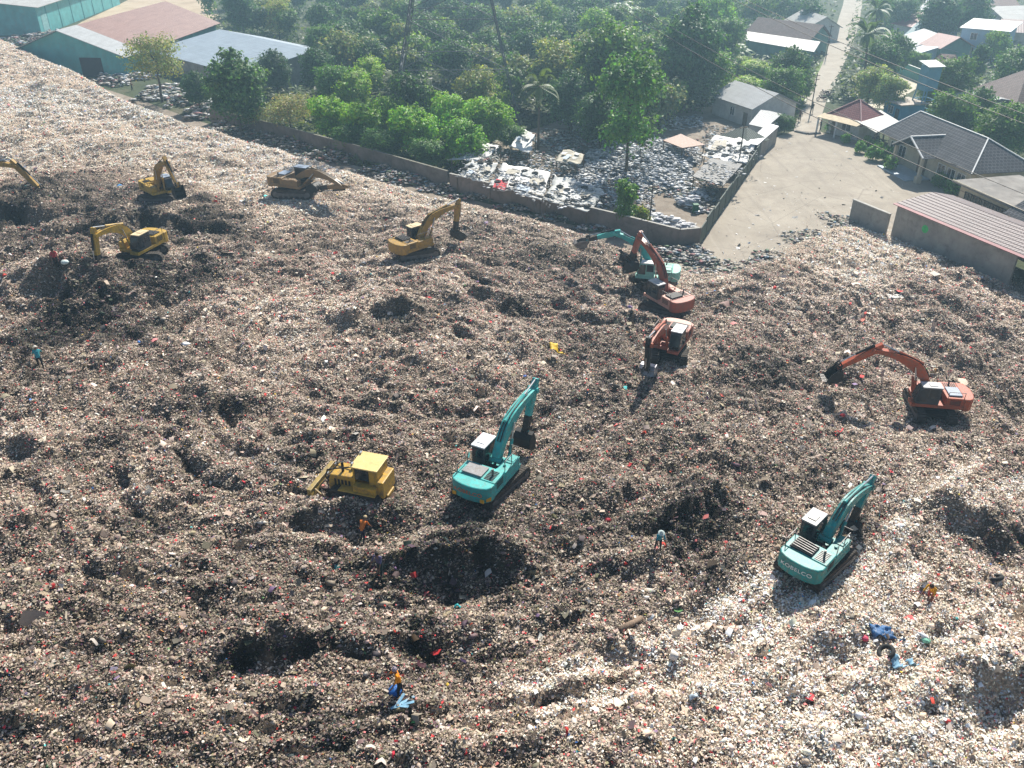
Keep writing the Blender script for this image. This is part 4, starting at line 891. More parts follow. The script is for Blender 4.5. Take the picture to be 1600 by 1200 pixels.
# gate: guard post, carport, blue kiosk, water tower
o, yw, L = frame2((1296, 178), (1345, 190), 2.8)
gp = hip("guard_post", "small guard post with red hipped roof at the plaza gate", o, yw, L, L * .95, 2.9, 5.0, WALLW, T_DRED, "guard post", .8, cap=mk("pink ridge", (.45, .25, .24), .7), wins=[('x', 0, -1, L * .6, 1, 1.6, 1.3)], doors=(('x', 0, -1, L * .22, .9, 2.1, WOOD),))
b = MB(); slab_quad(b, [(-.8, -1.9, 2.5), (L + .8, -1.9, 2.5), (L + .8, -.2, 2.85), (-.8, -.2, 2.85)], .07); b.build("awning", mk("buff awning", (.55, .45, .30), .8), gp)
for x in (-.5, L * .5): MB().box((x - .1, -1.8, 0), (x + .1, -1.6, 2.42)).build("post", TRIM, gp)
mono("carport", "white sheet carport roof between the guard post and the slate office", [(1334, 186, 2.9), (1369, 207, 2.7), (1411, 193, 2.9), (1376, 172, 3.2)], R_WHITE, cat="carport")
o, yw, L = frame2((1378, 182), (1404, 192), 0)
ks = empty("kiosk", o, yw, "bright blue flat roofed kiosk behind the carport", "kiosk")
MB().box((0, 0, 0), (L, 4.2, 2.7)).build("wall", mk("bright blue paint", (.05, .28, .46), .7, .15, 1, (.1, .15, .2), .4), ks); MB().box((-.4, -.5, 2.7), (L + .4, 4.6, 2.85)).build("roof_slab", mk("rust stained slab", (.42, .36, .3), .8, .3, .8, (.25, .12, .07), .6), ks)
windows_on(ks, [('x', 0, -1, L * .4, 1, 1.3, 1.1)]); door_on(ks, 'x', 0, -1, L * .8, .9, 2, DARKIN)
tw = V(1436, 186, 0); tb = empty("water_tower", tw, R(12), "tall blue water tower on four blue legs behind the slate office", "water tower")
BLU = mk("light blue tower paint", (.16, .36, .46), .7, .15, 1, (.3, .28, .24), .4)
MB().box((-1.1, -1.1, 4.6), (1.1, 1.1, 8.3)).build("tank", BLU, tb); b = MB(); slab_quad(b, [(-1.5, -1.4, 8.35), (1.5, -1.4, 8.35), (1.5, 1.4, 8.9), (-1.5, 1.4, 8.9)], .1); b.build("roof", R_GREY, tb)
for x in (-1, 1):
    for y in (-1, 1): MB().bar((x * 1.5, y * 1.5, 0), (x * 1.0, y * 1.0, 4.6), .2).build("leg", BLU, tb)
b = MB()
for z in (1.5, 3.2):
    q = 1.5 - .5 * z / 4.6
    for s in (-1, 1): b.bar((-q, s * q, z), (q, s * q, z), .1); b.bar((s * q, -q, z), (s * q, q, z), .1)
b.build("brace", BLU, tb)
# boundary walls
def wall_path(name, label, pts, h, th, mat, cat="wall", cap=None, jit=0):
    w_ = [V(*p, 0) for p in pts]; e = empty(name, w_[0], 0, label, cat); o0 = w_[0]
    b = MB(); c2 = MB()
    for i, (p, q) in enumerate(zip(w_[:-1], w_[1:])):
        d = q - p; M = Matrix.Translation(p - o0) @ Matrix.Rotation(math.atan2(d.y, d.x), 4, 'Z'); L = d.length; n = max(1, int(L / 3))
        for k in range(n):
            hh = h + random.uniform(-jit, jit); x0, x1 = L * k / n, L * (k + 1) / n
            b.box((x0, 0, -.1), (x1 - .13, th, hh), 0, M); b.box((x1 - .13, -.04, -.1), (x1, th + .04, hh + .06), 0, M)
            if cap: c2.box((x0, -.04, hh), (x1 - .13, th + .04, hh + .06), 0, M)
    b.build("panel", mat, e)
    if cap: c2.build("coping", cap, e)
    return e
wall_path("boundary_wall", "long weathered concrete boundary wall between the earth road and the trees", [(330, 192), (430, 218), (560, 254), (700, 296)], 2.3, .2, mk("shade darkened grimy block wall", (.15, .135, .12), .95, .35, .5, (.05, .05, .035), .8, 0, .4, 4), cap=mk("mossy coping", (.2, .19, .15), .9))  # block colour darkened to stand for the shade on the near face
wall_path("boundary_wall", "brown concrete boundary wall in front of the tyre weighted tarpaulins", [(703, 297), (800, 322), (910, 350), (962, 363), (1060, 389), (1092, 386)], 2.1, .2, mk("brown block wall", (.21, .17, .145), .95, .3, .5, (.08, .07, .055), .8, 0, .4, 4), cap=mk("grey coping", (.42, .4, .36), .9))  # base brown lowered to paint in the shade on this face
wall_path("sheet_fence", "dark green sheet fence along the plaza beside the scrap yard", [(1092, 386), (1122, 340), (1150, 300), (1180, 256), (1208, 214)], 2.1, .12, mk("dark green sheet", (.05, .075, .06), .7, .4, 1, (.2, .08, .06), .5), "fence", jit=.25)
wall_path("compound_wall", "turquoise compound wall with pale coping around the swept village yard", [(1376, 108), (1400, 114), (1441, 131)], 2.3, .2, WALLT, cap=TRIM)
bp_ = [V(1243, 206), V(1262, 210), V(1281, 209)]; b = MB(); o0 = bp_[0]
for p, q in zip(bp_[:-1], bp_[1:]):
    d = q - p; M = Matrix.Translation(p - o0) @ Matrix.Rotation(math.atan2(d.y, d.x), 4, 'Z'); b.prism([(-.45, 0), (.45, 0), (.25, .2), (-.25, .2)], 0, d.length, axis='x', M=M)
e = empty("speed_bump", o0 + Vector((0, 0, .03)), 0, "dark curved speed bump across the road at the plaza gate", "speed bump"); b.build("ridge", mk("dark kerb", (.12, .115, .11), .9), e)

# houses in the scrap yard
a = V(1112, 178, 0); b_ = V(1172, 200, 0); d = b_ - a
gable("yard_house", "whitewashed house with grey sheet roof and one dark window, in the scrap yard", a, math.atan2(d.y, d.x), d.length, 8.5, 3.1, 4.9, WALLW, R_GREY, "house", .5, wins=[('x', 0, -1, d.length * .52, 1, 1.1, 1.2)], doors=(('x', 0, -1, d.length * .85, 1, 2, WOOD),))
mono("lean_to", "small grey lean-to roof beside the whitewashed yard house", [(1170, 194, 2.6), (1196, 200, 2.4), (1222, 178, 2.6), (1190, 170, 3.0)], R_GREY, cat="shed", sides=(0,), wallmat=WALLW)
a = V(1126, 212, 2.2); b_ = V(1166, 224, 2.2); d = b_ - a
hip("yard_hut", "small hut with dull green grey hipped roof by the sheet fence", Vector((a.x, a.y, 0)), math.atan2(d.y, d.x), d.length, 4.2, 2.2, 3.6, WALLCON, corrugated("dull olive sheet", (.17, .18, .14), (.13, .14, .12)), "hut", .3)
mono("flat_shed", "narrow white flat roof running along the sheet fence", [(1166, 224, 2.5), (1184, 226, 2.4), (1217, 197, 2.4), (1200, 192, 2.6)], WHITE, cat="shed", sides=(1,), wallmat=WALLCON)
mono("rusty_shed", "open shed with rusty brown roof above the white bag heap", [(1036, 219, 2.3), (1066, 231, 2.2), (1102, 226, 2.4), (1064, 209, 2.6)], R_RUST, cat="shed")
mono("sooty_shed", "open shed with sooty dark sheet roof against the sheet fence", [(1082, 275, 2.4), (1130, 290, 2.2), (1160, 256, 2.5), (1110, 247, 2.8)], R_DARK, cat="shed")
TARP = mk("weathered white tarpaulin", (.68, .67, .64), .7, .16, 1.2, (.33, .3, .26), .55, 0, .5, 3)
TARPG = mk("greyed tarpaulin", (.52, .52, .49), .75, .2, 1.2, (.25, .23, .2), .6, 0, .5, 3)
tl = [("white tarpaulin roof nearest the leafy bushes, edged by a plank", [(703, 248, 2.0), (748, 252, 2.3), (784, 226, 2.3), (742, 224, 2.6)], TARP),
      ("grey tarpaulin roof at the end of the boundary wall, below the plank edged one", [(712, 275, 2.1), (758, 285, 2.1), (778, 256, 2.4), (735, 250, 2.5)], TARPG),
      ("long white tarpaulin roof with a red cloth at its corner", [(762, 290, 2.1), (846, 312, 2.0), (862, 270, 2.6), (786, 254, 2.6)], TARP),
      ("pale tarpaulin roof ending beside the round bush, tyres scattered over it", [(850, 313, 2.1), (918, 332, 1.9), (944, 296, 2.2), (868, 272, 2.5)], TARPG),
      ("narrow striped white roof behind the tarpaulins at the palm's foot", [(796, 226, 2.2), (828, 240, 2.1), (838, 208, 2.4), (818, 202, 2.6)], TARP),
      ("white tarpaulin patch under the leafy trees, left of the bag heap", [(896, 200, 1.8), (920, 208, 1.7), (926, 190, 1.9), (892, 180, 2.1)], TARP),
      ("thin buff roof panel behind the barrel drum", [(868, 250, 2.0), (900, 256, 2.0), (914, 240, 2.2), (880, 234, 2.2)], mk("buff panel", (.46, .42, .34), .8, .25)),
      ("white tarpaulin roof covered with dark tyres beside the sheet fence", [(1098, 246, 2.2), (1165, 256, 2.1), (1182, 222, 2.4), (1116, 212, 2.6)], TARP)]
def tarp(name, label, corners, mt, th, cat, group=None):
    w4 = [V(*c) for c in corners]; c = sum(w4, Vector()) / 4; e = empty(name, (c.x, c.y, 0), 0, label, cat, group); sd_ = len(label); N = 15
    Vv = []
    for i in range(N):
        for j in range(N):
            u, v = i / (N - 1), j / (N - 1); ed = 1 + .05 * math.sin(u * 9 + sd_) ; p = w4[0].lerp(w4[1], u).lerp(w4[3].lerp(w4[2], u), v) - Vector((c.x, c.y, 0)); Vv.append((p.x + .35 * float(vnoise(np.array([p.x * .8 + sd_]), np.array([p.y * .8]), 3)[0]), p.y + .45 * float(vnoise(np.array([p.x * .8]), np.array([p.y * .8 + sd_]), 4)[0]), p.z + .2 * float(fbm(np.array([p.x * .9 + sd_]), np.array([p.y * .9]), 8, 3)[0]) - .12 * math.sin(v * math.pi)))
    id_ = np.arange(N * N).reshape(N, N); F_ = np.stack([id_[:-1, :-1], id_[1:, :-1], id_[1:, 1:], id_[:-1, 1:]], -1).reshape(-1, 4)
    m_ = big_mesh("tarpaulin", np.array(Vv), F_, mt, None, e); s_ = m_.modifiers.new("thick", 'SOLIDIFY'); s_.thickness = .04
    r_ = random.Random(sd_)
    for k in range(5):
        u, v = r_.uniform(.05, .7), r_.uniform(.05, .7); q = [w4[0].lerp(w4[1], a).lerp(w4[3].lerp(w4[2], a), b_) - Vector((c.x, c.y, -.16 - .02 * k)) for a, b_ in ((u, v), (u + r_.uniform(.1, .3), v + r_.uniform(-.05, .05)), (u + .25, v + r_.uniform(.1, .3)), (u, v + .2))]
        b = MB(); slab_quad(b, q, .03); b.build("sheet_patch", [TARP, TARPG, R_GREY, mk("buff panel", (.46, .42, .34), .8, .25), mk("blue white sheet", (.45, .52, .6), .7, .2)][r_.randrange(5)], e)
    for p in w4:
        q = (p - c) * .94; MB().tube((q.x, q.y, 0), (q.x, q.y, p.z - .05), .07, n=6).build("post", WOOD, e)
    return e
tarps = []
for lab, cs, mt in tl: tarps.append((tarp("tarpaulin_shelter", lab, cs, mt, .06, "shelter", group="tarpaulin shelters of the scrap yard"), cs))
tyre_n = 0
def make_tyre(r=.32):
    b = MB(); n = 14; k = 7; base = len(b.v)
    for i in range(n):
        t = 2 * math.pi * i / n
        for j in range(k):
            s = 2 * math.pi * j / k; b.v.append(((r + .11 * math.cos(s)) * math.cos(t), (r + .11 * math.cos(s)) * math.sin(t), .11 * math.sin(s) + .11))
    for i in range(n):
        for j in range(k): b.f.append((i * k + j, ((i + 1) % n) * k + j, ((i + 1) % n) * k + (j + 1) % k, i * k + (j + 1) % k)); b.m.append(0); b.uv.append([(0, 0)] * 4)
    return b.build("tyre", RUBBER, None, True)
ty0 = make_tyre()
def place_tyre(p, label, group, tilt=(0, 0)):
    global tyre_n
    o = ty0 if tyre_n == 0 else ty0.copy()
    if tyre_n: COL.objects.link(o)
    tyre_n += 1; o.location = p; o.rotation_euler = (tilt[0], tilt[1], random.uniform(0, 6)); tag(o, label, "tyre", group); return o
for ti, n in ((0, 5), (1, 6), (2, 9), (3, 7), (7, 8)):
    e, cs = tarps[ti]; w4 = [V(*c) for c in cs]
    for k in range(n):
        u_ = (k + random.uniform(.2, .8)) / n; v_ = random.uniform(.12, .88)
        p = (w4[0].lerp(w4[1], u_)).lerp(w4[3].lerp(w4[2], u_), v_); p.z += .12
        nn = (w4[1] - w4[0]).cross(w4[3] - w4[0]).normalized()
        place_tyre(p, "old black tyre weighing down a scrap yard tarpaulin", "tyres weighing down the tarpaulins", (-nn.y, nn.x))
# village houses
a = V(1170, 58, 3.3); b_ = V(1287, 66, 3.0); d = V(1280, 62, 3) - V(1171, 47, 3)
lh = gable("long_house", "long house with brown tiled roof left of the village road", Vector((V(1171, 47, 3.6).x, V(1171, 47, 3.6).y, 0)), math.atan2(d.y, d.x), d.length * .86, 7.5, 3.6, 6.0, WALLG, T_BROWN, "house", .6)
mono("veranda_roof", "long pale sheet veranda roof in front of the brown tiled house", [(1163, 62, 2.8), (1272, 81, 2.8), (1282, 65, 3.5), (1168, 49, 3.5)], R_WHITE, cat="veranda", sides=(0,), wallmat=WALLG)
a, b_ = V(1230, 30, 3.2), V(1266, 42, 3.2); d = b_ - a
gable("village_house", "small house with plain white gable roof beyond the brown tiled long house", Vector((a.x, a.y, 0)), math.atan2(d.y, d.x) - R(2), d.length, 8, 3.2, 5.4, WALLW, R_WHITE, "house", .6)
def vh(label, A, B, wd, ez, rz, wall, roof, kind='g', yo=0, **k):
    a, b_ = V(*A, ez), V(*B, ez); d = b_ - a; f = gable if kind == 'g' else hip
    return f("village_house", label, Vector((a.x, a.y, 0)), math.atan2(d.y, d.x) + yo, d.length, wd, ez, rz, wall, roof, "house", .6, **k)
bh = empty("village_house", V(1492, 90, 0), math.atan2((V(1560, 97) - V(1492, 90)).y, (V(1560, 97) - V(1492, 90)).x), "tall pale blue house with flat white roof among the village trees", "house")
Lb = (V(1560, 97) - V(1492, 90)).length
MB().box((0, 0, 0), (Lb, 11, 6.2)).build("wall", WALLB, bh); b = MB(); slab_quad(b, [(-.5, -.5, 6.25), (Lb + .8, -.5, 6.25), (Lb + .8, 11.5, 6.9), (-.5, 11.5, 6.9)], .15); b.build("roof", WHITE, bh)
MB().box((-.12, .2, 0), (-.003, 10.8, 6.0)).build("side_wall", WALLBG, bh)
windows_on(bh, [('x', 0, -1, Lb * f, z_, 1.3, 1.3) for f in (.3, .7) for z_ in (1.1, 4.0)])
vh("green walled house with salmon red gable roof in front of the pale blue house", (1442, 68), (1470, 74), 8, 3.8, 5.6, WALLG, corrugated("salmon sheet roof", (.46, .25, .22), (.36, .19, .17)), wins=[('x', 0, -1, 3, 1, 1.3, 1.3)])
vh("low house with grey roof sloping towards the village trees", (1396, 62), (1424, 74), 13, 3.0, 5.2, WALLC, R_GREY)
vh("house with dark teal sheet roof behind the grey roofed house", (1418, 54), (1450, 58), 14, 3.4, 6.4, WALLBG, R_TEAL)
vh("house with dull red roof at the far bend of the village road", (1398, 36), (1430, 42), 14, 3.2, 5.4, WALLW, R_RED)
vh("house with terracotta tiled roof in front of the pale blue walls", (1450, 108), (1498, 112), 8, 3.0, 5.2, WALLC, T_RED, 'h')
vh("broad house with brown hipped tile roof behind the dark round trees", (1512, 142), (1588, 160), 13, 3.2, 6.8, WALLC, T_BROWN, 'h', hipx=4.5)
vh("house with faded brown roof in the upper corner of the village", (1536, 26), (1574, 26), 14, 3.2, 5.6, WALLC, T_BROWN)
vh("corner house with white and grey gable roof at the picture's edge", (1578, 36), (1640, 34), 16, 3.4, 6.2, WALLW, R_WHITE)
vh("house with dusty pink tile roof just right of the white flat roof", (1568, 48), (1610, 50), 9, 3.0, 5.0, WALLC, corrugated("dusty pink roof", (.42, .28, .26), (.33, .22, .2)))
vh("low grey concrete house between the dark trees behind the slate office", (1490, 150), (1530, 162), 7, 3.0, 3.6, WALLCON, R_GREY)
vh("blue house with pale blue sheet roof beside the salmon red roof", (1424, 78), (1438, 82), 8, 2.8, 3.8, WALLB, R_BLUE)
vh("far grey roof among the treetops at the top edge", (1440, 14), (1466, 16), 12, 3.2, 5.2, WALLW, R_GREY)
vh("far small house with red tiles at the top right edge", (1560, 8), (1590, 8), 12, 3.2, 5.4, WALLW, T_RED)

# pylon, wires, poles
STL = mk("galvanised steel", (.12, .125, .13), .6, .2, .4)
pyc = V(712, 178, 0); py = empty("electricity_pylon", pyc, R(3), "tall steel lattice pylon rising out of the trees beyond the frame", "pylon")
HB, HT, ZT = 10.4, 1.3, 50.
hw = lambda z: HB + (HT - HB) * min(1, (z / 42.)) ** .92
lv = [0, 8.5, 15.5, 21, 26, 30.5, 34.5, 38, 41, 44, 47, 50]
for sx in (-1, 1):
    for sy in (-1, 1):
        b = MB()
        for z0_, z1_ in zip(lv[:-1], lv[1:]):
            for dx_, dy_ in ((.28, 0), (0, .28), (0, 0)): b.bar((sx * (hw(z0_) - dx_), sy * (hw(z0_) - dy_), z0_), (sx * (hw(z1_) - dx_), sy * (hw(z1_) - dy_), z1_), .10)
            nz = 7
            for k in range(nz):
                za, zb_ = z0_ + (z1_ - z0_) * k / nz, z0_ + (z1_ - z0_) * (k + 1) / nz; b.bar((sx * (hw(za) - .28), sy * hw(za), za), (sx * hw(zb_), sy * (hw(zb_) - .28), zb_), .05); b.bar((sx * hw(za), sy * (hw(za) - .28), za), (sx * (hw(zb_) - .28), sy * hw(zb_), zb_), .05)
        b.build("leg", STL, py)
b = MB()
for z0_, z1_ in zip(lv[:-1], lv[1:]):
    q0, q1 = hw(z0_), hw(z1_)
    for s in (-1, 1):
        for (A0, A1) in (((-q0, s * q0, z0_), (q1, s * q1, z1_)), ((q0, s * q0, z0_), (-q1, s * q1, z1_)), ((s * q0, -q0, z0_), (s * q1, q1, z1_)), ((s * q0, q0, z0_), (s * q1, -q1, z1_))):
            b.bar(A0, A1, .10)
        b.bar((-q1, s * q1, z1_), (q1, s * q1, z1_), .10); b.bar((s * q1, -q1, z1_), (s * q1, q1, z1_), .10)
b.build("lattice", STL, py)
for z in (36, 42, 48):
    b = MB()
    for s in (-1, 1): b.bar((0, s * 1.0, z), (0, s * 9, z + .6), .3); b.bar((0, s * 1.0, z + 1.8), (0, s * 9, z + .7), .2)
    b.build("crossarm", STL, py)
WIRE = mk("black wire", (.02, .02, .022), .6)
def wire(label, a, c, sag, r=.024, group="power lines from the pylon"):
    a = Vector(a); c = Vector(c); n = 26; pts = []
    for i in range(n + 1):
        t = i / n; p = a.lerp(c, t); p.z -= 4 * sag * t * (1 - t); pts.append(p)
    o = MB().path(pts, r, 5).build("power_line", WIRE); return tag(o, label, "power line", group)
ends = [((1240, 118), 20), ((1246, 112), 21), ((1232, 124), 19)]
for k, (z, dy) in enumerate(((36.6, -9), (36.6, 9))):
    wire("lower power line of a pair crossing the trees and the village road", (pyc.x, pyc.y + dy, z), V(1760 + k * 14, 395 - k * 22, 18), 4)
for k, (z, dy) in enumerate(((42.6, -9), (42.6, 9))):
    wire("upper power line of a pair passing over the village roofs", (pyc.x, pyc.y + dy, z), V(1990 + (k % 2) * 10, 330 - k * 14, 20), 4)
def pole(label, base, h, r=.1, arms=1, lean=0):
    e = empty("utility_pole", V(*base, 0), R(30), label, "utility pole"); MB().tube((0, 0, 0), (lean, 0, h), r, r * .7, 8).build("post", mk("dark timber pole", (.07, .06, .05), .9), e)
    for k in range(arms): MB().bar((-.7 + lean, 0, h - .4 - k * .6), (.7 + lean, 0, h - .4 - k * .6), .1).build("crossarm", WOOD, e)
    return e
pole("thin dark pole standing alone by the boundary wall and the brown bush", (1014, 358), 5.2, .08)
pole("dark utility pole rising from the sheet fence by the sooty shed", (1152, 272), 6.5)
pole("slim pole at the foot of the hill before the pink roofed warehouse", (157, 118), 6.5, .12)
pole("utility pole by the guard post's red roof, beside the village yard", (1352, 170), 6)
pole("utility pole where the village road leaves the plaza", (1266, 178), 6.5, .1, 2)
pole("utility pole beside the brown tiled long house", (1290, 92), 7)
# ---------------- trees ----------------
BARK = mk("bark", (.11, .085, .06), .95, .3, 3, None, 0, 0, .6, 10)
LEAF = vcol("leaves", .5, .4, .4, True)
def leaf_cards(c, nrm, size, asp=.62, droop=.25):
    """one small folded leaf clump (two quads) at each point"""
    n = len(c); a = rng.normal(0, 1, (n, 3)); nrm = nrm + rng.normal(0, .42, (n, 3)); nrm /= np.linalg.norm(nrm, axis=1)[:, None]
    u = np.cross(nrm, a); u /= np.linalg.norm(u, axis=1)[:, None] + 1e-9; v = np.cross(nrm, u); s = size[:, None]
    tip = c + u * s; bk = c - u * s * .8; l = c + v * s * asp - nrm * s * droop; r = c - v * s * asp - nrm * s * droop; mid = c + nrm * s * .08
    V4 = np.stack([bk, l, tip, mid, r], 1).reshape(-1, 3); i = (np.arange(n) * 5)[:, None]
    F = np.concatenate([i + np.array([[0, 3, 2, 1]]), i + np.array([[0, 4, 2, 3]])]); return V4, F
def lobes_crown(lobes, n, size, seed, tone=(.16, .22), hue=(1, 1, 1)):
    r_ = np.random.default_rng(seed); vol = np.array([l[3] * l[4] for l in lobes]); pick_ = r_.choice(len(lobes), n, p=vol / vol.sum())
    L = np.array(lobes); d = r_.normal(0, 1, (n, 3)); d[:, 2] = np.abs(d[:, 2]) * np.where(r_.random(n) < .78, 1, -1); d /= np.linalg.norm(d, axis=1)[:, None]
    rad = np.where(r_.random(n) < .8, r_.uniform(.8, 1.06, n), r_.uniform(.3, .8, n))
    bmp = 1 + .33 * np.sin(d[:, 0] * 7 + L[pick_, 0] * 3) * np.sin(d[:, 1] * 6 + 1) + .2 * np.sin(d[:, 2] * 11 + d[:, 0] * 9)
    c = L[pick_, :3] + d * (rad * bmp)[:, None] * L[pick_][:, [3, 3, 4]]
    m_ = int(n * .13); dirs = r_.normal(0, 1, (70, 3)); dirs[:, 2] = np.abs(dirs[:, 2]) * .8 + .1; dirs /= np.linalg.norm(dirs, axis=1)[:, None]; q_ = r_.integers(0, 70, m_); lb = q_ % len(lobes); tt = r_.uniform(.85, 1.42, m_)
    c[:m_] = L[lb, :3] + (dirs[q_] * tt[:, None] + r_.normal(0, .07, (m_, 3))) * L[lb][:, [3, 3, 4]]
    V4, F = leaf_cards(c, d + np.array([0, 0, .45]), size * r_.uniform(.6, 1.4, n))
    t = 3.1 * r_.uniform(tone[0], tone[1], n) * (1 + .25 * np.sin(L[pick_, 0] * 5 + L[pick_, 1] * 3 + L[pick_, 2]))
    col = np.stack([t * hue[0] * r_.uniform(.7, 1.35, n), t * hue[1], t * hue[2] * r_.uniform(.8, 1.2, n)], 1); return V4, F, np.repeat(col, 5, 0)
def trunk_mesh(h, r, limbs, seed, lean=0):
    r_ = random.Random(seed); b = MB(); p = Vector((0, 0, -.3)); top = Vector((lean + r_.uniform(-.3, .3), r_.uniform(-.3, .3), h)); n = 5; prev = p
    for i in range(1, n + 1):
        q = p.lerp(top, i / n) + Vector((r_.uniform(-.12, .12), r_.uniform(-.12, .12), 0)); b.tube(prev, q, r * (1 - .55 * (i - 1) / n), r * (1 - .55 * i / n), 8, cap=i == n); prev = q
    for lx, ly, lz in limbs:
        st = p.lerp(top, r_.uniform(.55, .95)); k = st.lerp(Vector((lx, ly, lz)), .5) + Vector((0, 0, .3)); b.tube(st, k, r * .4, r * .26, 6); b.tube(k, (lx, ly, lz), r * .26, r * .1, 6)
    return b
PROTO = {}
def tree_proto(kind, name, seed, h, cw, n, size, nl, tone, hue, flat=1., trunk_frac=.3, spread=1., r=.22):
    r_ = random.Random(seed); lobes = []; R0 = cw / 2
    ch = h * (1 - trunk_frac * .55)
    for i in range(nl):
        a = 2.4 * i + r_.uniform(-.4, .4); q = math.sqrt((i + .4) / nl) * R0 * .68 * spread; z = h - ch * .42 + ch * .30 * (1 - (q / R0) ** 2 * 1.5) * flat + r_.uniform(-.12, .12) * ch
        rr = R0 * r_.uniform(.20, .54); z += r_.uniform(-.1, .14) * ch; lobes.append((q * math.cos(a), q * math.sin(a), z - rr * .5, rr, rr * r_.uniform(.65, .95)))
    for i in range(nl // 2):
        a = 2.4 * i + 1; q = R0 * .52 * spread; rr = R0 * r_.uniform(.3, .45); lobes.append((q * math.cos(a), q * math.sin(a), h - ch * r_.uniform(.66, .84), rr, rr * .85))
    lobes.append((0, 0, h - ch * .5, R0 * .55, ch * .42))
    V4, F, C = lobes_crown(lobes, n, size, seed, tone, hue)
    e = empty(name, (0, 0, 0)); trunk_mesh(h * .72, r, [(l[0] * .8, l[1] * .8, l[2] - l[4] * .2) for l in lobes[:6]], seed).build("trunk", BARK, e, True)
    big_mesh("crown", V4, F, LEAF, C, e); PROTO[kind] = [e, False]
G1 = (.56, 1., .20); G2 = (.50, 1., .30); G3 = (.64, 1., .10); G4 = (.85, 1., .45)
tree_proto('round', "broadleaf_tree", 3, 9, 8, 9500, .23, 15, (.055, .10), G1)
tree_proto('dark', "broadleaf_tree", 8, 10, 8.5, 9500, .23, 16, (.035, .07), G2)
tree_proto('bright', "leafy_bush", 12, 6.5, 7, 9500, .20, 16, (.11, .19), G3, trunk_frac=.3)
tree_proto('pale', "olive_tree", 17, 8, 7.5, 7000, .20, 14, (.10, .16), G4)
tree_proto('airy', "feathery_tree", 23, 9, 8, 4200, .18, 18, (.09, .15), G4, trunk_frac=.7, spread=1.2)
tree_proto('shiny', "tall_leafy_tree", 29, 13, 8.5, 5200, .27, 24, (.09, .17), G1, flat=1.2, trunk_frac=.35)
tree_proto('cone', "conical_tree", 31, 6, 4, 4000, .18, 8, (.05, .085), G1, trunk_frac=.2, spread=.75, r=.14)
tree_proto('small', "shrub", 37, 2.6, 3.4, 1800, .20, 8, (.07, .13), G1, trunk_frac=.2, r=.08)
tree_proto('broad', "spreading_tree", 41, 9.5, 12, 11000, .25, 22, (.05, .095), G1, trunk_frac=.35)
def frond(L, arch, w, n, seed, r_):
    """one feather leaf: pairs of leaflets along an arching rib, rib from the origin along +x"""
    P_ = []; F_ = []
    for i in range(n):
        t = (i + 1) / n; x = L * t * (1 - .16 * t); z = arch * (math.sin(t * 1.9) - .75 * t * t * 1.6); x2 = x + L / n * .9
        for s in (-1, 1):
            ln = w * math.sin(min(1, t * 1.6 + .15) * math.pi * .52) * (1 - .55 * t ** 3); k = len(P_)
            P_ += [(x, 0, z), (x2, 0, z), (x2 + ln * .35, s * ln, z - ln * .38), (x + ln * .22, s * ln * .96, z - ln * .42)]; F_.append((k, k + 1, k + 2, k + 3))
    k = len(P_)
    return np.array(P_), np.array(F_)
def palm_proto(kind, name, seed, h, nf, L, lean, trunk=True, w=.55, tone=(.12, .2), hue=(.75, 1., .4)):
    r_ = random.Random(seed); e = empty(name, (0, 0, 0)); Vs = []; Fs = []; Cs = []; off = 0; top = Vector((lean, 0, h))
    for i in range(nf):
        fr, fc = frond(L * r_.uniform(.8, 1.1), r_.uniform(.2, 1.0) * L * .42, w * r_.uniform(.85, 1.1), 16, i, r_); a = 2.4 * i + r_.uniform(-.2, .2); pit = r_.uniform(-.75, .85)
        Mx = Matrix.Translation(top) @ Matrix.Rotation(a, 4, 'Z') @ Matrix.Rotation(-pit, 4, 'Y'); A = np.array(Mx)
        fr = fr @ A[:3, :3].T + A[:3, 3]; Vs.append(fr); Fs.append(fc + off); off += len(fr); t = r_.uniform(*tone); Cs.append(np.tile([t * hue[0], t, t * hue[2]], (len(fr), 1)))
    if trunk:
        b = MB(); prev = Vector((0, 0, -.2)); n = 7
        for i in range(1, n + 1):
            t = i / n; q = Vector((lean * t * t, 0, h * t)); b.tube(prev, q, .2 - .07 * (i - 1) / n, .2 - .07 * i / n, 8, cap=i == n); prev = q
        b.build("trunk", BARK, e, True)
    big_mesh("crown", np.vstack(Vs), np.vstack(Fs), LEAF, np.vstack(Cs), e); PROTO[kind] = [e, False]
palm_proto('palm', "coconut_palm", 5, 8.5, 20, 3.9, .9)
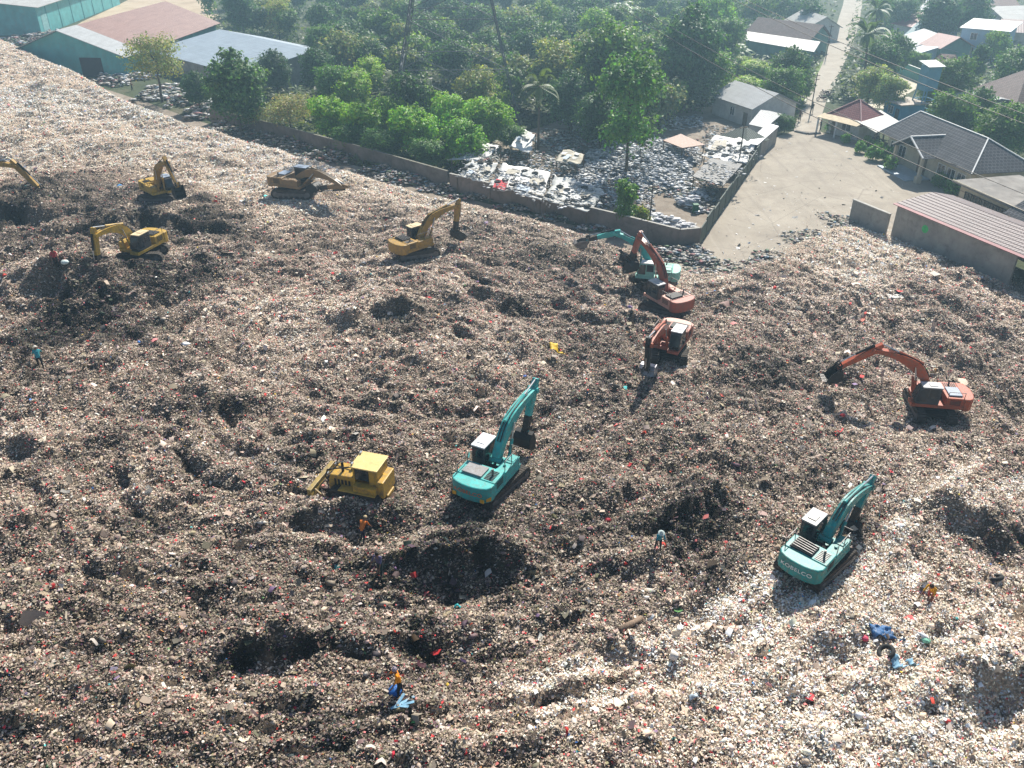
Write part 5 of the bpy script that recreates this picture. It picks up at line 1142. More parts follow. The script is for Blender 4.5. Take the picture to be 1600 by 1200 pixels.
def banana_proto():
    e = empty("banana_plant", (0, 0, 0)); r_ = random.Random(9); Vs = []; Fs = []; Cs = []; off = 0
    for st in range(3):
        ox, oy = r_.uniform(-.9, .9), r_.uniform(-.9, .9); h = r_.uniform(2.2, 3.4)
        for i in range(8):
            L = r_.uniform(1.7, 2.5); a = 2.4 * i + r_.uniform(0, .5); el = r_.uniform(.45, 1.2); n = 7; rows = []
            for k in range(n + 1):
                t = k / n; x = L * t * math.cos(el - t * .9); z = h + L * t * math.sin(el - t * .9); ww = .36 * math.sin(max(.06, t) * math.pi * .96) ** .6
                rows += [(ox + x * math.cos(a) - s * ww * math.sin(a), oy + x * math.sin(a) + s * ww * math.cos(a), z - abs(s) * .12) for s in (-1, 0, 1)]
            for k in range(n):
                for s in range(2): Fs.append((off + k * 3 + s, off + k * 3 + s + 1, off + k * 3 + s + 4, off + k * 3 + s + 3))
            Vs += rows; off += len(rows); t = r_.uniform(.18, .32); Cs += [(t * .75, t, t * .38)] * len(rows)
    b = MB(); b.tube((0, 0, -.1), (.2, .1, 2.6), .16, .1, 8); b.tube((-.5, .4, -.1), (-.6, .5, 2.4), .15, .1, 8); b.build("trunk", mk("banana stem", (.16, .17, .08), .8), e)
    big_mesh("crown", np.array(Vs), np.array(Fs), LEAF, np.array(Cs), e); PROTO['banana'] = [e, False]
banana_proto()
DIM = {'round': (9, 8), 'dark': (10, 8.5), 'bright': (6.5, 7), 'pale': (8, 7.5), 'airy': (9, 8), 'shiny': (13, 8.5), 'cone': (6, 4), 'small': (2.6, 3.4), 'broad': (9.5, 12), 'palm': (8.5, 7.5), 'banana': (3.8, 4)}
TREEG = "trees and bushes beyond the garbage hill"
def tree(kind, cx, cy, dpx, label, tint=(1, 1, 1), hs=1., cat="tree", z0=0, group=TREEG, zfrac=.66):
    """crown centre and crown width as they show in the photo"""
    h0, w0 = DIM[kind]; sc = 1.
    if kind not in ('palm', 'banana', 'small', 'cone'): dpx *= 1.12
    for _ in range(4):
        z = z0 + h0 * sc * hs * zfrac; s = (cy + 181) * .857 / (H - z); sc = dpx / s / w0
    p = P(cx, cy, z); e, used = PROTO[kind]
    o = copy_tree(e) if used else e; PROTO[kind][1] = True
    o.location = (p[0], p[1], z0); o.rotation_euler = (0, 0, random.uniform(0, 6.28)); o.scale = (sc, sc, sc * hs)
    tag(o, label, cat, group)
    for ch in o.children:
        if ch.name.startswith("crown"):
            j = random.uniform(.85, 1.15); ch.color = (tint[0] * j, tint[1] * j, tint[2] * j, 1)
    return o
TR = [('airy', 240, 92, 78, "feathery pale green tree in front of the pink roofed warehouse", (1.1, 1, .8)),
 ('dark', 366, 130, 92, "big dark round tree in front of the grey storage shed", (1, 1, .9), 1.0),
 ('dark', 428, 106, 50, "dark tree rising behind the big round one, over the shed roof", (.9, .9, 1.1)),
 ('dark', 306, 136, 44, "small dark tree at the left foot of the big round one", (.9, 1, .8)),
 ('dark', 374, 10, 48, "dense dark tree between the pink warehouse and the shed", (.9, 1, 1.1), 1.2),
 ('pale', 432, 22, 48, "pale olive tree beyond the grey shed's ridge", (1.1, 1, .7)),
 ('dark', 494, 104, 52, "dark tree at the right end of the grey shed", (.9, 1, 1)),
 ('round', 500, 66, 46, "mid green tree just behind the shed's far corner", (.8, .9, .9)),
 ('airy', 452, 172, 66, "thin greyish bush with dry stems by the boundary wall", (1.1, .9, .9), .8),
 ('airy', 400, 178, 50, "sparse grey green shrub under the big dark round tree", (1, .9, .9), .7),
 ('round', 520, 128, 50, "mid green tree between the shed and the lime bushes", (.9, 1, .9)),
 ('bright', 574, 114, 54, "lime topped tree below the pylon's left leg", (.95, .9, 1)),
 ('bright', 552, 136, 56, "yellow green tree in front of the lime topped one", (.85, .85, 1)),
 ('bright', 516, 176, 62, "bright green bush, leftmost of the row along the wall", (.9, 1, .9)),
 ('bright', 566, 186, 66, "bright green bush second in the row along the wall", (.85, .95, .9)),
 ('bright', 612, 178, 60, "bright green bush below the pylon's left foot", (.95, 1, .9)),
 ('bright', 646, 196, 74, "large bright bush in the middle of the row along the wall", (.8, .95, .9)),
 ('bright', 664, 160, 58, "sunlit bush rising behind the large bright one", (1, 1, .9)),
 ('bright', 706, 178, 66, "bright bush below the pylon's centre", (.9, 1, .9)),
 ('bright', 724, 216, 66, "deep green bush hanging over the tarpaulin shelters", (.65, .85, .9)),
 ('bright', 766, 180, 68, "round bright bush left of the coconut palm", (.9, 1, .85)),
 ('bright', 772, 150, 48, "yellowish bush at the pylon's right foot", (1.05, 1, .85)),
 ('round', 600, 222, 56, "dark bush low against the boundary wall's middle", (.75, .85, .9), .7),
 ('round', 545, 212, 50, "dark bush low against the boundary wall, farther left", (.75, .85, .9), .7),
 ('round', 672, 236, 52, "dark bush at the wall's bend beside the tarpaulins", (.75, .85, .9), .7),
 ('round', 800, 212, 40, "small dark bush behind the narrow striped roof", (.8, .9, .9), .7),
 ('pale', 744, 138, 66, "dome shaped greyish olive tree under the pylon", (.9, .85, .7)),
 ('palm', 842, 168, 84, "tall coconut palm standing over the scrap yard", (1, 1, 1), 1.05),
 ('pale', 872, 106, 88, "grey olive tree with a broad flat dome", (.9, .85, .7)),
 ('bright', 934, 42, 62, "yellow green crown high in the middle of the wood", (.7, .75, .8), 1.1),
 ('round', 946, 96, 104, "wide mid green tree above the scrap yard's far edge", (.95, .95, 1.1), 1.1),
 ('dark', 893, 150, 72, "dark tree just right of the coconut palm", (.95, 1, 1.1)),
 ('dark', 940, 176, 70, "dark low tree behind the white bag heap", (.95, 1, 1)),
 ('shiny', 985, 156, 96, "tall loose tree with glossy leaves over the bag heap", (.6, .72, .8), 1.15),
 ('dark', 1080, 70, 92, "tall blackish tree in the wood above the yard house", (.85, .95, 1.2), 1.2),
 ('round', 1046, 150, 46, "small round green tree between glossy tree and yard house", (.9, .95, .9)),
 ('round', 1110, 112, 62, "mid green tree left of the yellow green thicket", (.95, 1, .9)),
 ('round', 1020, 86, 60, "tree with reddish twigs behind the tall glossy tree", (1.1, .95, .9)),
 ('round', 1130, 60, 56, "green tree at the near end of the brown tiled long house", (1, 1.1, .9)),
 ('bright', 1120, 22, 56, "bright tree behind the long house", (.75, .85, .8), 1.2),
 ('cone', 978, 310, 48, "dense dark green conical tree behind the boundary wall", (1, 1.1, .8), 1.1),
 ('small', 1003, 333, 30, "brownish round bush beside the conical tree", (1.5, 1.0, .7), 1.2),
 ('bright', 1152, 100, 44, "yellow green thicket behind the yard house, left half", (1.15, 1, .9), .6),
 ('bright', 1182, 106, 50, "yellow green thicket behind the yard house, middle", (1.2, 1.05, .9), .6),
 ('bright', 1168, 130, 46, "yellow green thicket nearest the yard house roof", (1.15, 1.05, .9), .6),
 ('dark', 1236, 108, 62, "dark tree left of the village road, right of the thicket", (1.1, 1.1, .9)),
 ('round', 1222, 136, 56, "dark green tree between the yard house and the village road", (.9, .95, .9)),
 ('round', 1254, 132, 34, "small tree on the road's grassy verge", (1, 1, .9)),
 ('round', 1228, 190, 26, "small dark tree at the left of the plaza gate", (.6, .7, .9), .8),
 ('palm', 1358, 84, 74, "tall coconut palm to the right of the village road", (.85, .95, 1)),
 ('palm', 1372, 40, 60, "farther coconut palm along the village road", (.85, .95, 1.1)),
 ('round', 1382, 92, 52, "dark tree behind the taller roadside palm", (.75, .85, 1)),
 ('round', 1400, 78, 52, "dark green tree in front of the grey sloping roof", (.8, .9, 1)),
 ('palm', 1322, 130, 34, "small palm on the verge by the red guard post", (.9, 1, 1.1), .5),
 ('palm', 1334, 142, 34, "small palm close behind the guard post roof", (.9, 1, 1.1), .5),
 ('pale', 1362, 128, 52, "pale leafy tree behind the guard post", (.95, .95, .8)),
 ('pale', 1392, 140, 50, "pale leafy tree left of the blue water tower", (.9, .95, .8)),
 ('round', 1424, 92, 26, "round clipped tree beside the turquoise compound wall", (1.4, 1.35, 1)),
 ('round', 1438, 96, 24, "round clipped tree nearer the terracotta roof", (1.4, 1.35, 1)),
 ('round', 1492, 122, 58, "green tree between terracotta roof and brown hipped roof", (1, 1, .9)),
 ('cone', 1532, 92, 30, "dark column shaped tree before the pale blue house", (.8, .9, 1.2), 1.4),
 ('broad', 1600, 104, 84, "big dark spreading tree right of the pale blue house", (.9, 1, 1.1)),
 ('bright', 1560, 68, 36, "bright green tree against the pale blue wall", (.75, .8, .8), 1.2),
 ('round', 1490, 176, 60, "mid green round tree behind the slate office ridge", (1, 1, .8)),
 ('dark', 1530, 168, 56, "dark green round tree behind the slate office", (1.2, 1.25, .8)),
 ('broad', 1582, 196, 96, "large dark tree right of the slate office", (1.05, 1.1, .9)),
 ('round', 1548, 212, 40, "green tree touching the slate office's end", (1.1, 1.1, .8)),
 ('round', 1455, 138, 36, "small dark tree at the water tower's side", (.8, .9, 1)),
 ('dark', 1470, 22, 60, "dark tree between far village roofs at the top", (.9, 1, 1.2)),
 ('dark', 1520, 18, 56, "dark tree left of the faded brown roof at the top", (.9, 1, 1.2)),
 ('bright', 1523, 32, 24, "small lime bush behind the white flat roof", (1, .9, .9)),
 ('round', 1410, 20, 40, "tree behind the dull red roof at the top", (.8, .9, 1.1)),
 ('palm', 1500, 30, 44, "thin palm behind the white flat roof", (.8, .9, 1.1), 1.2),
 ('small', 1356, 218, 16, "small yellow green shrub in the carport's shade", (1.5, 1.4, .9), 1, 'shrub'),
 ('small', 1384, 238, 30, "leafy shrub at the left front of the slate office", (.8, .9, 1), 1, 'shrub'),
 ('small', 1372, 226, 22, "grey green shrub by the office's left corner", (.9, .9, 1.1), 1, 'shrub'),
 ('small', 1456, 262, 26, "shrub right of the porch pillars", (.9, .95, .9), 1, 'shrub'),
 ('small', 1300, 196, 22, "blue green shrub before the guard post", (.7, .9, 1.3), 1, 'shrub'),
 ('palm', 462, 150, 34, "small palm frond plant poking out of the thin grey bush", (1, 1.1, 1), .6),
 ('dark', 1500, 200, 40, "dark tree low behind the slate office's middle", (.9, 1, .9)),
 ('small', 1366, 236, 26, "dense shrub at the plaza edge nearest the carport", (.8, .95, .9), 1.1, 'shrub'),
 ('small', 1394, 252, 24, "shrub touching the porch's left pillar", (.8, .95, .9), 1.1, 'shrub'),
 ('small', 1470, 278, 26, "clipped plant first in the bed behind the long shed", (.8, .95, .9), 1.1, 'shrub'),
 ('small', 1490, 290, 26, "clipped plant second in the bed behind the long shed", (.8, .95, .9), 1.1, 'shrub'),
 ('small', 1510, 302, 26, "clipped plant in the middle of the bed behind the long shed", (.8, .95, .9), 1.1, 'shrub'),
 ('small', 1532, 316, 26, "clipped plant fourth in the bed behind the long shed", (.8, .95, .9), 1.1, 'shrub'),
 ('small', 1556, 332, 26, "clipped plant below the yellow end wall", (.8, .95, .9), 1.1, 'shrub'),
 ('small', 1580, 348, 26, "clipped plant at the far right end of the bed", (.8, .95, .9), 1.1, 'shrub'),
 ('small', 1345, 228, 20, "shrub in the carport's shadow nearest the plaza", (.8, .95, .9), 1.1, 'shrub'),
 ('small', 1322, 214, 18, "small shrub in front of the guard post awning", (.8, .95, .9), 1.1, 'shrub'),
 ('banana', 700, 108, 40, "banana clump inside the pylon's legs, at left", (1, 1, 1)),
 ('banana', 828, 92, 44, "banana clump right of the pylon", (1, 1, 1.1)),
 ('banana', 850, 62, 40, "banana clump high behind the grey olive dome", (.9, 1, 1.2)),
 ('banana', 1000, 26, 46, "pale banana clump near the top edge of the wood", (1, 1.05, 1.2)),
 ('banana', 970, 14, 40, "banana clump at the very top edge of the wood", (1, 1.05, 1.2)),
 ('banana', 690, 36, 36, "banana clump behind the pylon", (1, 1, 1.1)),
 ('banana', 1160, 78, 34, "banana clump beside the veranda roof", (.9, 1, 1)),
 ('banana', 790, 110, 40, "banana clump by the pylon's right leg", (1, 1, 1.1))]
for t in TR: tree(*t)
# the wood behind them, a mass of crowns
Vs, Fs, Cs = [], [], []; off = 0; rw = np.random.default_rng(5)
tone_k = [((.035, .07), G2), ((.05, .09), G1), ((.08, .13), G3), ((.07, .12), G4)]
spots = []
for cy in np.arange(-30, 182, 14):
    for cx in np.arange(340, 1320, 40):
        x, y = cx + rw.uniform(-20, 20), cy + rw.uniform(-7, 7)
        if cy > 60 and (x < 500 or x > 1130): continue
        if cy > 95 and (x < 640 or x > 1125 or 650 < x < 790 and cy < 150): continue
        if cy > 132 and (x < 905 or x > 1050 or cy > 160): continue
        if x < 520 and y > 28: continue
        if x < 360 and y > -8: continue
        if 1150 < x < 1320 and y > 12: continue
        if x > 1272: continue
        spots.append((x, y))
for cx, cy in np.array([(1390, -4), (1430, -10), (1470, -12), (1520, -8), (1580, -16), (1385, -8), (1640, 60), (1650, 120), (1655, 180), (1640, 0), (1392, 8)]): spots.append((cx, cy))
for i, (cx, cy) in enumerate(spots):
    z = rw.uniform(4, 7.5); p = P(cx, cy, z); rr = rw.uniform(3., 4.8); lob = []
    for k in range(8):
        a = 2.4 * k; q = rr * .6 * math.sqrt(k / 8); l = rr * rw.uniform(.34, .55); lob.append((p[0] + q * math.cos(a), p[1] + q * math.sin(a), z - .3 + rw.uniform(-.8, .9) - q * .3, l, l * .85))
    lob.append((p[0], p[1], z * .5, rr * .6, z * .5)); tk, hu = tone_k[rw.choice(4, p=[.36, .34, .12, .18])]
    v_, f_, c_ = lobes_crown(lob, 2400, .31, 100 + i, tk, hu); Vs.append(v_); Fs.append(f_ + off); Cs.append(c_); off += len(v_)
ow = big_mesh("wood", np.vstack(Vs), np.vstack(Fs), LEAF, np.vstack(Cs)); ow.color = (1, 1, 1, 1)
tag(ow, "dense hazy wood of mixed crowns behind the boundary wall", "wood", kind='stuff')
# low plants covering the ground between the trees
n = 30000; cx = rw.uniform(330, 1640, n); cy = rw.uniform(-20, 270, n); pts = np.array([P(a, b) for a, b in zip(cx, cy)])
def in_poly(px, py, poly):
    r_ = np.zeros(len(px), bool); m_ = len(poly)
    for i in range(m_):
        (ax, ay), (bx, by) = poly[i], poly[(i + 1) % m_]; c = (ay > py) != (by > py); r_ ^= c & (px < ax + (py - ay) * (bx - ax) / (by - ay + 1e-9))
    return r_
zones = [[(330, 196), (430, 222), (700, 300), (705, 290), (760, 228), (900, 182), (1050, 172), (1130, 160), (1200, 185), (1240, 200), (1262, 155), (1322, -30), (300, -30), (340, 20), (280, 80), (480, 90), (460, 130), (300, 110)],
         [(1345, -30), (1310, 118), (1285, 160), (1345, 160), (1380, 98), (1440, 118), (1440, 180), (1640, 250), (1640, -30)]]
ok = in_poly(cx, cy, zones[0]) | in_poly(cx, cy, zones[1]); pts = pts[ok]; n = len(pts)
pts[:, 2] = np.abs(rw.normal(0, .5, n)); v_, f_ = leaf_cards(pts, np.tile([0, 0, 1.], (n, 1)), rw.uniform(.3, .9, n)); t = rw.uniform(.08, .2, n) * (1 + .4 * fbm(pts[:, 0] * .1, pts[:, 1] * .1, 3))
og = big_mesh("undergrowth", v_, f_, LEAF, np.repeat(np.stack([t * .8, t, t * .35], 1), 5, 0)); tag(og, "low weeds and scrub between the trees", "undergrowth", kind='stuff'); og.color = (1, 1, 1, 1)
for k, (e, used) in PROTO.items():
    assert used, k
# ---------------- people ----------------
SKIN = mk("tanned skin", (.22, .11, .065), .6, .1); HAIR = mk("black hair", (.012, .01, .009), .6, .2); SHOE = mk("dark boots", (.02, .018, .016), .7)
def rot_y(p, c, a):
    d = Vector(p) - Vector(c); return Vector(c) + Vector((d.x * math.cos(a) + d.z * math.sin(a), d.y, -d.x * math.sin(a) + d.z * math.cos(a)))
def person(pos, yaw, label, shirt, trousers, bend=0, arms=((.25, .0), (.25, .0)), stride=.12, knee=0, hat=None, hatm=None, group=None, sc=1.0, squat=0):
    """one continuous skinned body: bend leans the trunk forward, arms are (reach forward, out)"""
    pts = []; edges = []; rad = []; seg = []
    def add(p, r, par=None, reg='skin'):
        pts.append(Vector(p)); rad.append(r)
        if par is not None: edges.append((par, len(pts) - 1)); seg.append((par, len(pts) - 1, reg))
        return len(pts) - 1
    zp = .90 - squat; pel = add((0, 0, zp), .135); pc = (0, 0, zp)
    ry = lambda p: rot_y((p[0], p[1], p[2] - .90 + zp), pc, bend)
    sp = add(ry((0, 0, 1.08)), .125, pel, 'shirt'); chst = add(ry((.01, 0, 1.30)), .15, sp, 'shirt'); nk = add(ry((.015, 0, 1.45)), .058, chst, 'skin')
    hb = add(ry((.03, 0, 1.52)), .082, nk, 'skin'); ht = add(ry((.03, 0, 1.62)), .088, hb, 'head'); add(ry((.135, 0, 1.555)), .014, hb, 'skin')
    for s, (rf, ou) in zip((1, -1), arms):
        sh = add(ry((.0, s * .19, 1.38)), .062, chst, 'shirt'); S = pts[sh]
        el = add(S + Vector((rf * .55, s * (.05 + ou), -.25)), .046, sh, 'shirt'); E_ = pts[el]
        wr = add(E_ + Vector((rf * .8, s * ou * .4, -.22)), .03, el, 'skin'); Wp = pts[wr]; d = (Wp - E_).normalized(); pa = add(Wp + d * .07, .033, wr, 'skin')
        sd_ = Vector((0, 0, 1)).cross(d).normalized() if abs(d.z) < .95 else Vector((0, 1, 0))
        for k, (o_, l) in enumerate(((-.03, .06), (-.01, .075), (.01, .08), (.03, .068))): add(pts[pa] + sd_ * o_ + d * l + Vector((.015, 0, 0)), .0095, pa, 'skin')
        add(Wp + d * .05 + sd_ * .05 + Vector((.02, 0, 0)), .011, wr, 'skin')
    for s in (1, -1):
        hp = add((0, s * .1, zp - .06), .1, pel, 'trouser'); kn = add((stride * s * .6 + knee, s * .12, .48 - squat * .35), .07, hp, 'trouser'); an = add((stride * s - knee * .1, s * .12, .09), .045, kn, 'trouser'); add((stride * s + .13 - knee * .1, s * .13, .04), .04, an, 'shoe')
    me = bpy.data.meshes.new("person"); me.from_pydata([tuple(p) for p in pts], edges, []); o = bpy.data.objects.new("person", me); link(o)
    sk = o.modifiers.new("skin", 'SKIN'); sk.use_smooth_shade = True
    for v, r_ in zip(me.skin_vertices[0].data, rad): v.radius = (r_, r_)
    me.skin_vertices[0].data[0].use_root = True
    su = o.modifiers.new("sub", 'SUBSURF'); su.levels = 1; su.render_levels = 1
    bpy.context.view_layer.update(); dg = bpy.context.evaluated_depsgraph_get()
    m2 = bpy.data.meshes.new_from_object(o.evaluated_get(dg)); o.modifiers.clear(); o.data = m2; m2.name = "person"
    order = {'skin': 0, 'shirt': 1, 'trouser': 2, 'shoe': 3, 'head': 0}
    m2.materials.clear()
    for m in (SKIN, shirt, trousers, SHOE): m2.materials.append(m)
    for f in m2.polygons:
        c = f.center; best = (9, 'skin')
        for a, b, reg in seg:
            A, B = pts[a], pts[b]; d = B - A; t = max(0, min(1, (c - A).dot(d) / max(1e-9, d.dot(d)))); q = (c - A - d * t).length / (.5 * (rad[a] + rad[b]) + .01)
            if q < best[0]: best = (q, reg)
        f.material_index = order[best[1]]
    hc = ry((.03, 0, 1.6)); M = Matrix.Translation(hc) @ Matrix.Rotation(bend, 4, 'Y')
    b = MB(); n = 10
    for i in range(4):
        a0, a1 = math.pi / 2 * i / 4 - .25, math.pi / 2 * (i + 1) / 4 - .25
        for j in range(n):
            t0, t1 = 2 * math.pi * j / n, 2 * math.pi * (j + 1) / n; r_ = .108 if not hat else .112
            q = [M @ Vector((r_ * math.cos(a) * math.cos(t) - .012, r_ * math.cos(a) * math.sin(t), r_ * 1.05 * math.sin(a) + .02)) for a, t in ((a0, t0), (a0, t1), (a1, t1), (a1, t0))]; b.face(q)
    b.build("hat" if hat else "hair", hatm if hat else HAIR, o, True)
    if hat == 'brim':
        b = MB(); b.tube(M @ Vector((0, 0, .0)), M @ Vector((0, 0, .03)), .2, .13, 14); b.build("hat_brim", hatm, o)
    b = MB()
    for s in (-1, 1): b.box((.105, s * .035 - .011, -.035), (.118, s * .035 + .011, -.022), 0, M)
    b.build("eyes", HAIR, o)
    o.location = pos; o.rotation_euler = (0, 0, yaw); o.scale = (sc, sc, sc); tag(o, label, "person", group); return o
def cloth(n, c): return mk(n, c, .9, .2, 4)
PG = "waste pickers and workers"
def on(px, py): p = hit(px, py); p.z = float(surf(np.array([p.x]), np.array([p.y]))[0]) - .02; return p
person(on(625, 1082), R(200), "person in a bright orange shirt and dark trousers standing beside a blue sack", cloth("orange shirt", (.85, .28, .01)), cloth("black trousers", (.02, .02, .022)), .15, ((.2, .02), (.28, .06)), group=PG, hat='cap', hatm=cloth("grey cap", (.3, .25, .3)), sc=1.08)
person(on(567, 849), R(70), "person in a rust orange shirt bending in the bulldozer's shadow", cloth("rust orange shirt", (.62, .17, .03)), cloth("navy trousers", (.02, .025, .05)), .8, ((.15, 0), (.2, 0)), knee=.1, group=PG, hat='cap', hatm=cloth("tan cap", (.5, .38, .22)))
person(on(594, 892), R(250), "person in dark purple clothes on pale litter between bulldozer and black heap", cloth("purple shirt", (.13, .11, .20)), cloth("dark green trousers", (.02, .04, .035)), .2, ((.3, 0), (.2, .05)), group=PG)
person(on(64, 572), R(120), "person in a teal shirt and pale hat stooping at the black pit", cloth("teal shirt", (.05, .3, .33)), cloth("dark trousers", (.025, .025, .03)), .55, ((.35, .03), (.3, .03)), knee=.06, group=PG, hat='brim', hatm=cloth("straw hat", (.6, .56, .48)), sc=1.05)
person(on(90, 419), R(300), "person in a red shirt walking left of the digging yellow excavator", cloth("red shirt", (.5, .07, .08)), cloth("black trousers", (.02, .02, .022)), .1, group=PG)
person(on(1453, 936), R(220), "person in yellow and red stooping on the pale litter at right", cloth("yellow shirt", (.72, .36, .02)), cloth("red trousers", (.5, .12, .1)), .6, ((.4, 0), (.4, 0)), knee=.12, group=PG, squat=.2)
person(on(1027, 864), R(280), "person in a blue green top and pale hat in the dark hollow", cloth("blue green top", (.03, .22, .30)), cloth("black trousers", (.02, .02, .022)), .35, group=PG, hat='brim', hatm=cloth("pale hat", (.45, .52, .5)), sc=.9)
person(V(207, 142, .02), R(20), "person in dark clothes on the earth road near the feathery tree", cloth("brown shirt", (.14, .08, .05)), cloth("dark trousers", (.025, .025, .03)), 0, group=PG, sc=1.05)
person(V(1249, 189, .06), R(260), "person in dark clothes on the left half of the gate road", cloth("brown shirt", (.14, .08, .05)), cloth("dark trousers", (.025, .025, .03)), 0, group=PG)
person(V(1268, 177, .06), R(80), "person in black walking farther up the gate road", cloth("black shirt", (.03, .025, .025)), cloth("black trousers", (.02, .02, .022)), 0, group=PG, sc=1.05)
person(V(1281, 205, .03), R(180), "person in dark navy standing at the guard post's shadow edge", cloth("navy shirt", (.03, .035, .06)), cloth("dark trousers", (.025, .025, .03)), 0, group=PG, sc=1.05)

# ---------------- single things on the hill ----------------
def sack(name, label, pos, r, m, cat, sq=.8, n=10):
    b = MB(); rr = random.Random(len(label)); P_ = []
    for i in range(n):
        a = math.pi * (i + .5) / n - math.pi / 2
        for j in range(12):
            t = 2 * math.pi * j / 12; q = r * (1 + rr.uniform(-.1, .1)); P_.append((q * math.cos(a) * math.cos(t), q * math.cos(a) * math.sin(t), q * sq * math.sin(a)))
    b.v = P_ + [(0, 0, -r * sq), (0, 0, r * sq * 1.12)]
    for i in range(n - 1):
        for j in range(12): b.f.append((i * 12 + j, i * 12 + (j + 1) % 12, (i + 1) * 12 + (j + 1) % 12, (i + 1) * 12 + j)); b.m.append(0); b.uv.append([(0, 0)] * 4)
    for j in range(12):
        b.f.append((n * 12, (j + 1) % 12, j)); b.f.append((n * 12 + 1, (n - 1) * 12 + j, (n - 1) * 12 + (j + 1) % 12)); b.m += [0, 0]; b.uv += [[(0, 0)] * 3] * 2
    o = b.build(name, m, None, True); o.location = pos + Vector((0, 0, r * sq * .7)); return tag(o, label, cat)
BLUEP = mk("blue plastic", (.02, .13, .42), .5, .3, 6); LBLUE = mk("pale blue plastic", (.22, .42, .56), .6, .3, 3, (.55, .58, .6), .8); TARPB = mk("blue sheet", (.03, .11, .26), .6, .5, 3, (.5, .55, .6), .9)
sack("sack", "round blue sack at the feet of the orange shirted person", on(617, 1081), .30, BLUEP, "sack")
sack("sack", "white and green sack beside the red shirted person", on(102, 412), .32, mk("white green sack", (.6, .68, .64), .7, .2, 4), "sack", .6)
sack("bag", "pink plastic bag at the left edge of the blue sheets", on(1350, 1002), .17, mk("pink plastic", (.6, .08, .14), .5, .2, 5), "bag", .7)
sack("bag", "mint green plastic bag to the right of the blue sheets", on(1446, 1002), .2, mk("mint plastic", (.25, .58, .42), .5, .2, 5), "bag", .6)
def rag(name, label, px, py, w_, d_, m, cat, seed, n=9, amp=.22):
    c = on(px, py); xs_ = np.linspace(-w_ / 2, w_ / 2, n + 3); ys_ = np.linspace(-d_ / 2, d_ / 2, n); X_, Y_ = np.meshgrid(xs_, ys_); X_ = X_.ravel(); Y_ = Y_.ravel()
    X2 = X_ + .28 * w_ / 3 * vnoise(X_ * 1.3 + seed, Y_ * 1.3, seed); Y2 = Y_ + .3 * d_ / 2 * vnoise(X_ * 1.5, Y_ * 1.5 + seed, seed + 1) + .15 * X_ * d_ / w_
    Z_ = surf(X2 + c.x, Y2 + c.y) - c.z + .12 + amp * np.abs(vnoise(X_ * 3.1, Y_ * 3.1, seed + 2)) + .08 * vnoise(X_ * 9, Y_ * 9, seed)
    k = n + 3; id_ = np.arange(n * k).reshape(n, k); F_ = np.stack([id_[:-1, :-1], id_[:-1, 1:], id_[1:, 1:], id_[1:, :-1]], -1).reshape(-1, 4)
    cc = F_.mean(1); hole = vnoise(X_[F_[:, 0]] * 1.7 + seed * 3, Y_[F_[:, 0]] * 1.7, seed + 5); F_ = F_[hole < .38]
    o = big_mesh(name, np.stack([X2, Y2, Z_], 1), F_, m); o.location = c; s = o.modifiers.new("thick", 'SOLIDIFY'); s.thickness = .02; return tag(o, label, cat)
rag("plastic_sheet", "crumpled torn blue plastic sheets on pale litter below the dark teal excavator", 1384, 992, 1.6, .95, TARPB, "plastic sheet", 3, 18, .3)
rag("plastic_sheet", "faded pale blue sheet lying below the old tyre", 1410, 1040, 1.1, .6, LBLUE, "plastic sheet", 8, 8)
rag("plastic_sheet", "yellow plastic sheet on the hill left of the white roofed red excavator", 876, 549, 1.6, .9, mk("yellow sheet", (.65, .42, .02), .6, .3, 3), "plastic sheet", 11, 8)
rag("plastic_sheet", "pale flat sheet at the toe of the hill below the corrugated shed", 1392, 463, 1.9, .7, mk("dirty white sheet", (.6, .57, .52), .7, .15, 3), "plastic sheet", 14, 8, .05)
rag("plastic_sheet", "pale blue and white wrapper below the black heaps, near the bottom", 1082, 1092, .4, .3, mk("whitish blue wrapper", (.42, .5, .55), .6, .3, 4), "plastic sheet", 17, 7)
rag("plastic_sheet", "small turquoise scrap on the black heap", 715, 951, .35, .25, mk("turquoise plastic", (.04, .4, .42), .5, .2, 3), "plastic sheet", 19, 6)
place_tyre(on(1386, 1021) + Vector((0, 0, .05)), "single old tyre lying just below the blue plastic sheets", None, (.5, .3))
place_tyre(on(1555, 907) + Vector((0, 0, .05)), "single tyre near the photo's right edge above the black heap", None, (.3, .5))
a, c_ = on(968, 984), on(1002, 967); lg = MB(); d_ = c_ - a; lg.tube((0, 0, .12), (d_.x, d_.y, d_.z + .2), .17, .13, 10); lg.tube((d_.x * .55, d_.y * .55, d_.z * .55 + .2), (d_.x * .6 + .1, d_.y * .6 + .5, d_.z * .6 + .35), .05, .03, 6)
o = lg.build("log", mk("weathered log", (.24, .17, .12), .9, .3, 5, None, 0, 0, .5), None, True); o.location = a; tag(o, "weathered log lying on the litter left of the pale track marks", "log")
c = on(622, 1112); b = MB()
for k, (an, ln) in enumerate(((.5, 1.1), (.2, .9), (1.0, .6), (-.5, .55))): b.bar((-.3 + .1 * k, .05 * k, .1), (-.3 + .1 * k + ln * math.cos(an), .05 * k + ln * math.sin(an), .22 + .05 * k), .12, .03)
o = b.build("broken_crate", LBLUE, None); o.location = c; tag(o, "broken pale blue plastic crate slats below the blue sack", "crate")
def stake(label, a, c2, r=.035):
    p, q = on(*a), on(*c2); b = MB(); b.tube((0, 0, .05), (q.x - p.x, q.y - p.y, q.z - p.z + .5), r, r * .7, 6); o = b.build("wooden_stick", WOOD); o.location = p; return tag(o, label, "stick")
stake("thin pale stick below the bright teal excavator's right track", (788, 838), (798, 818))
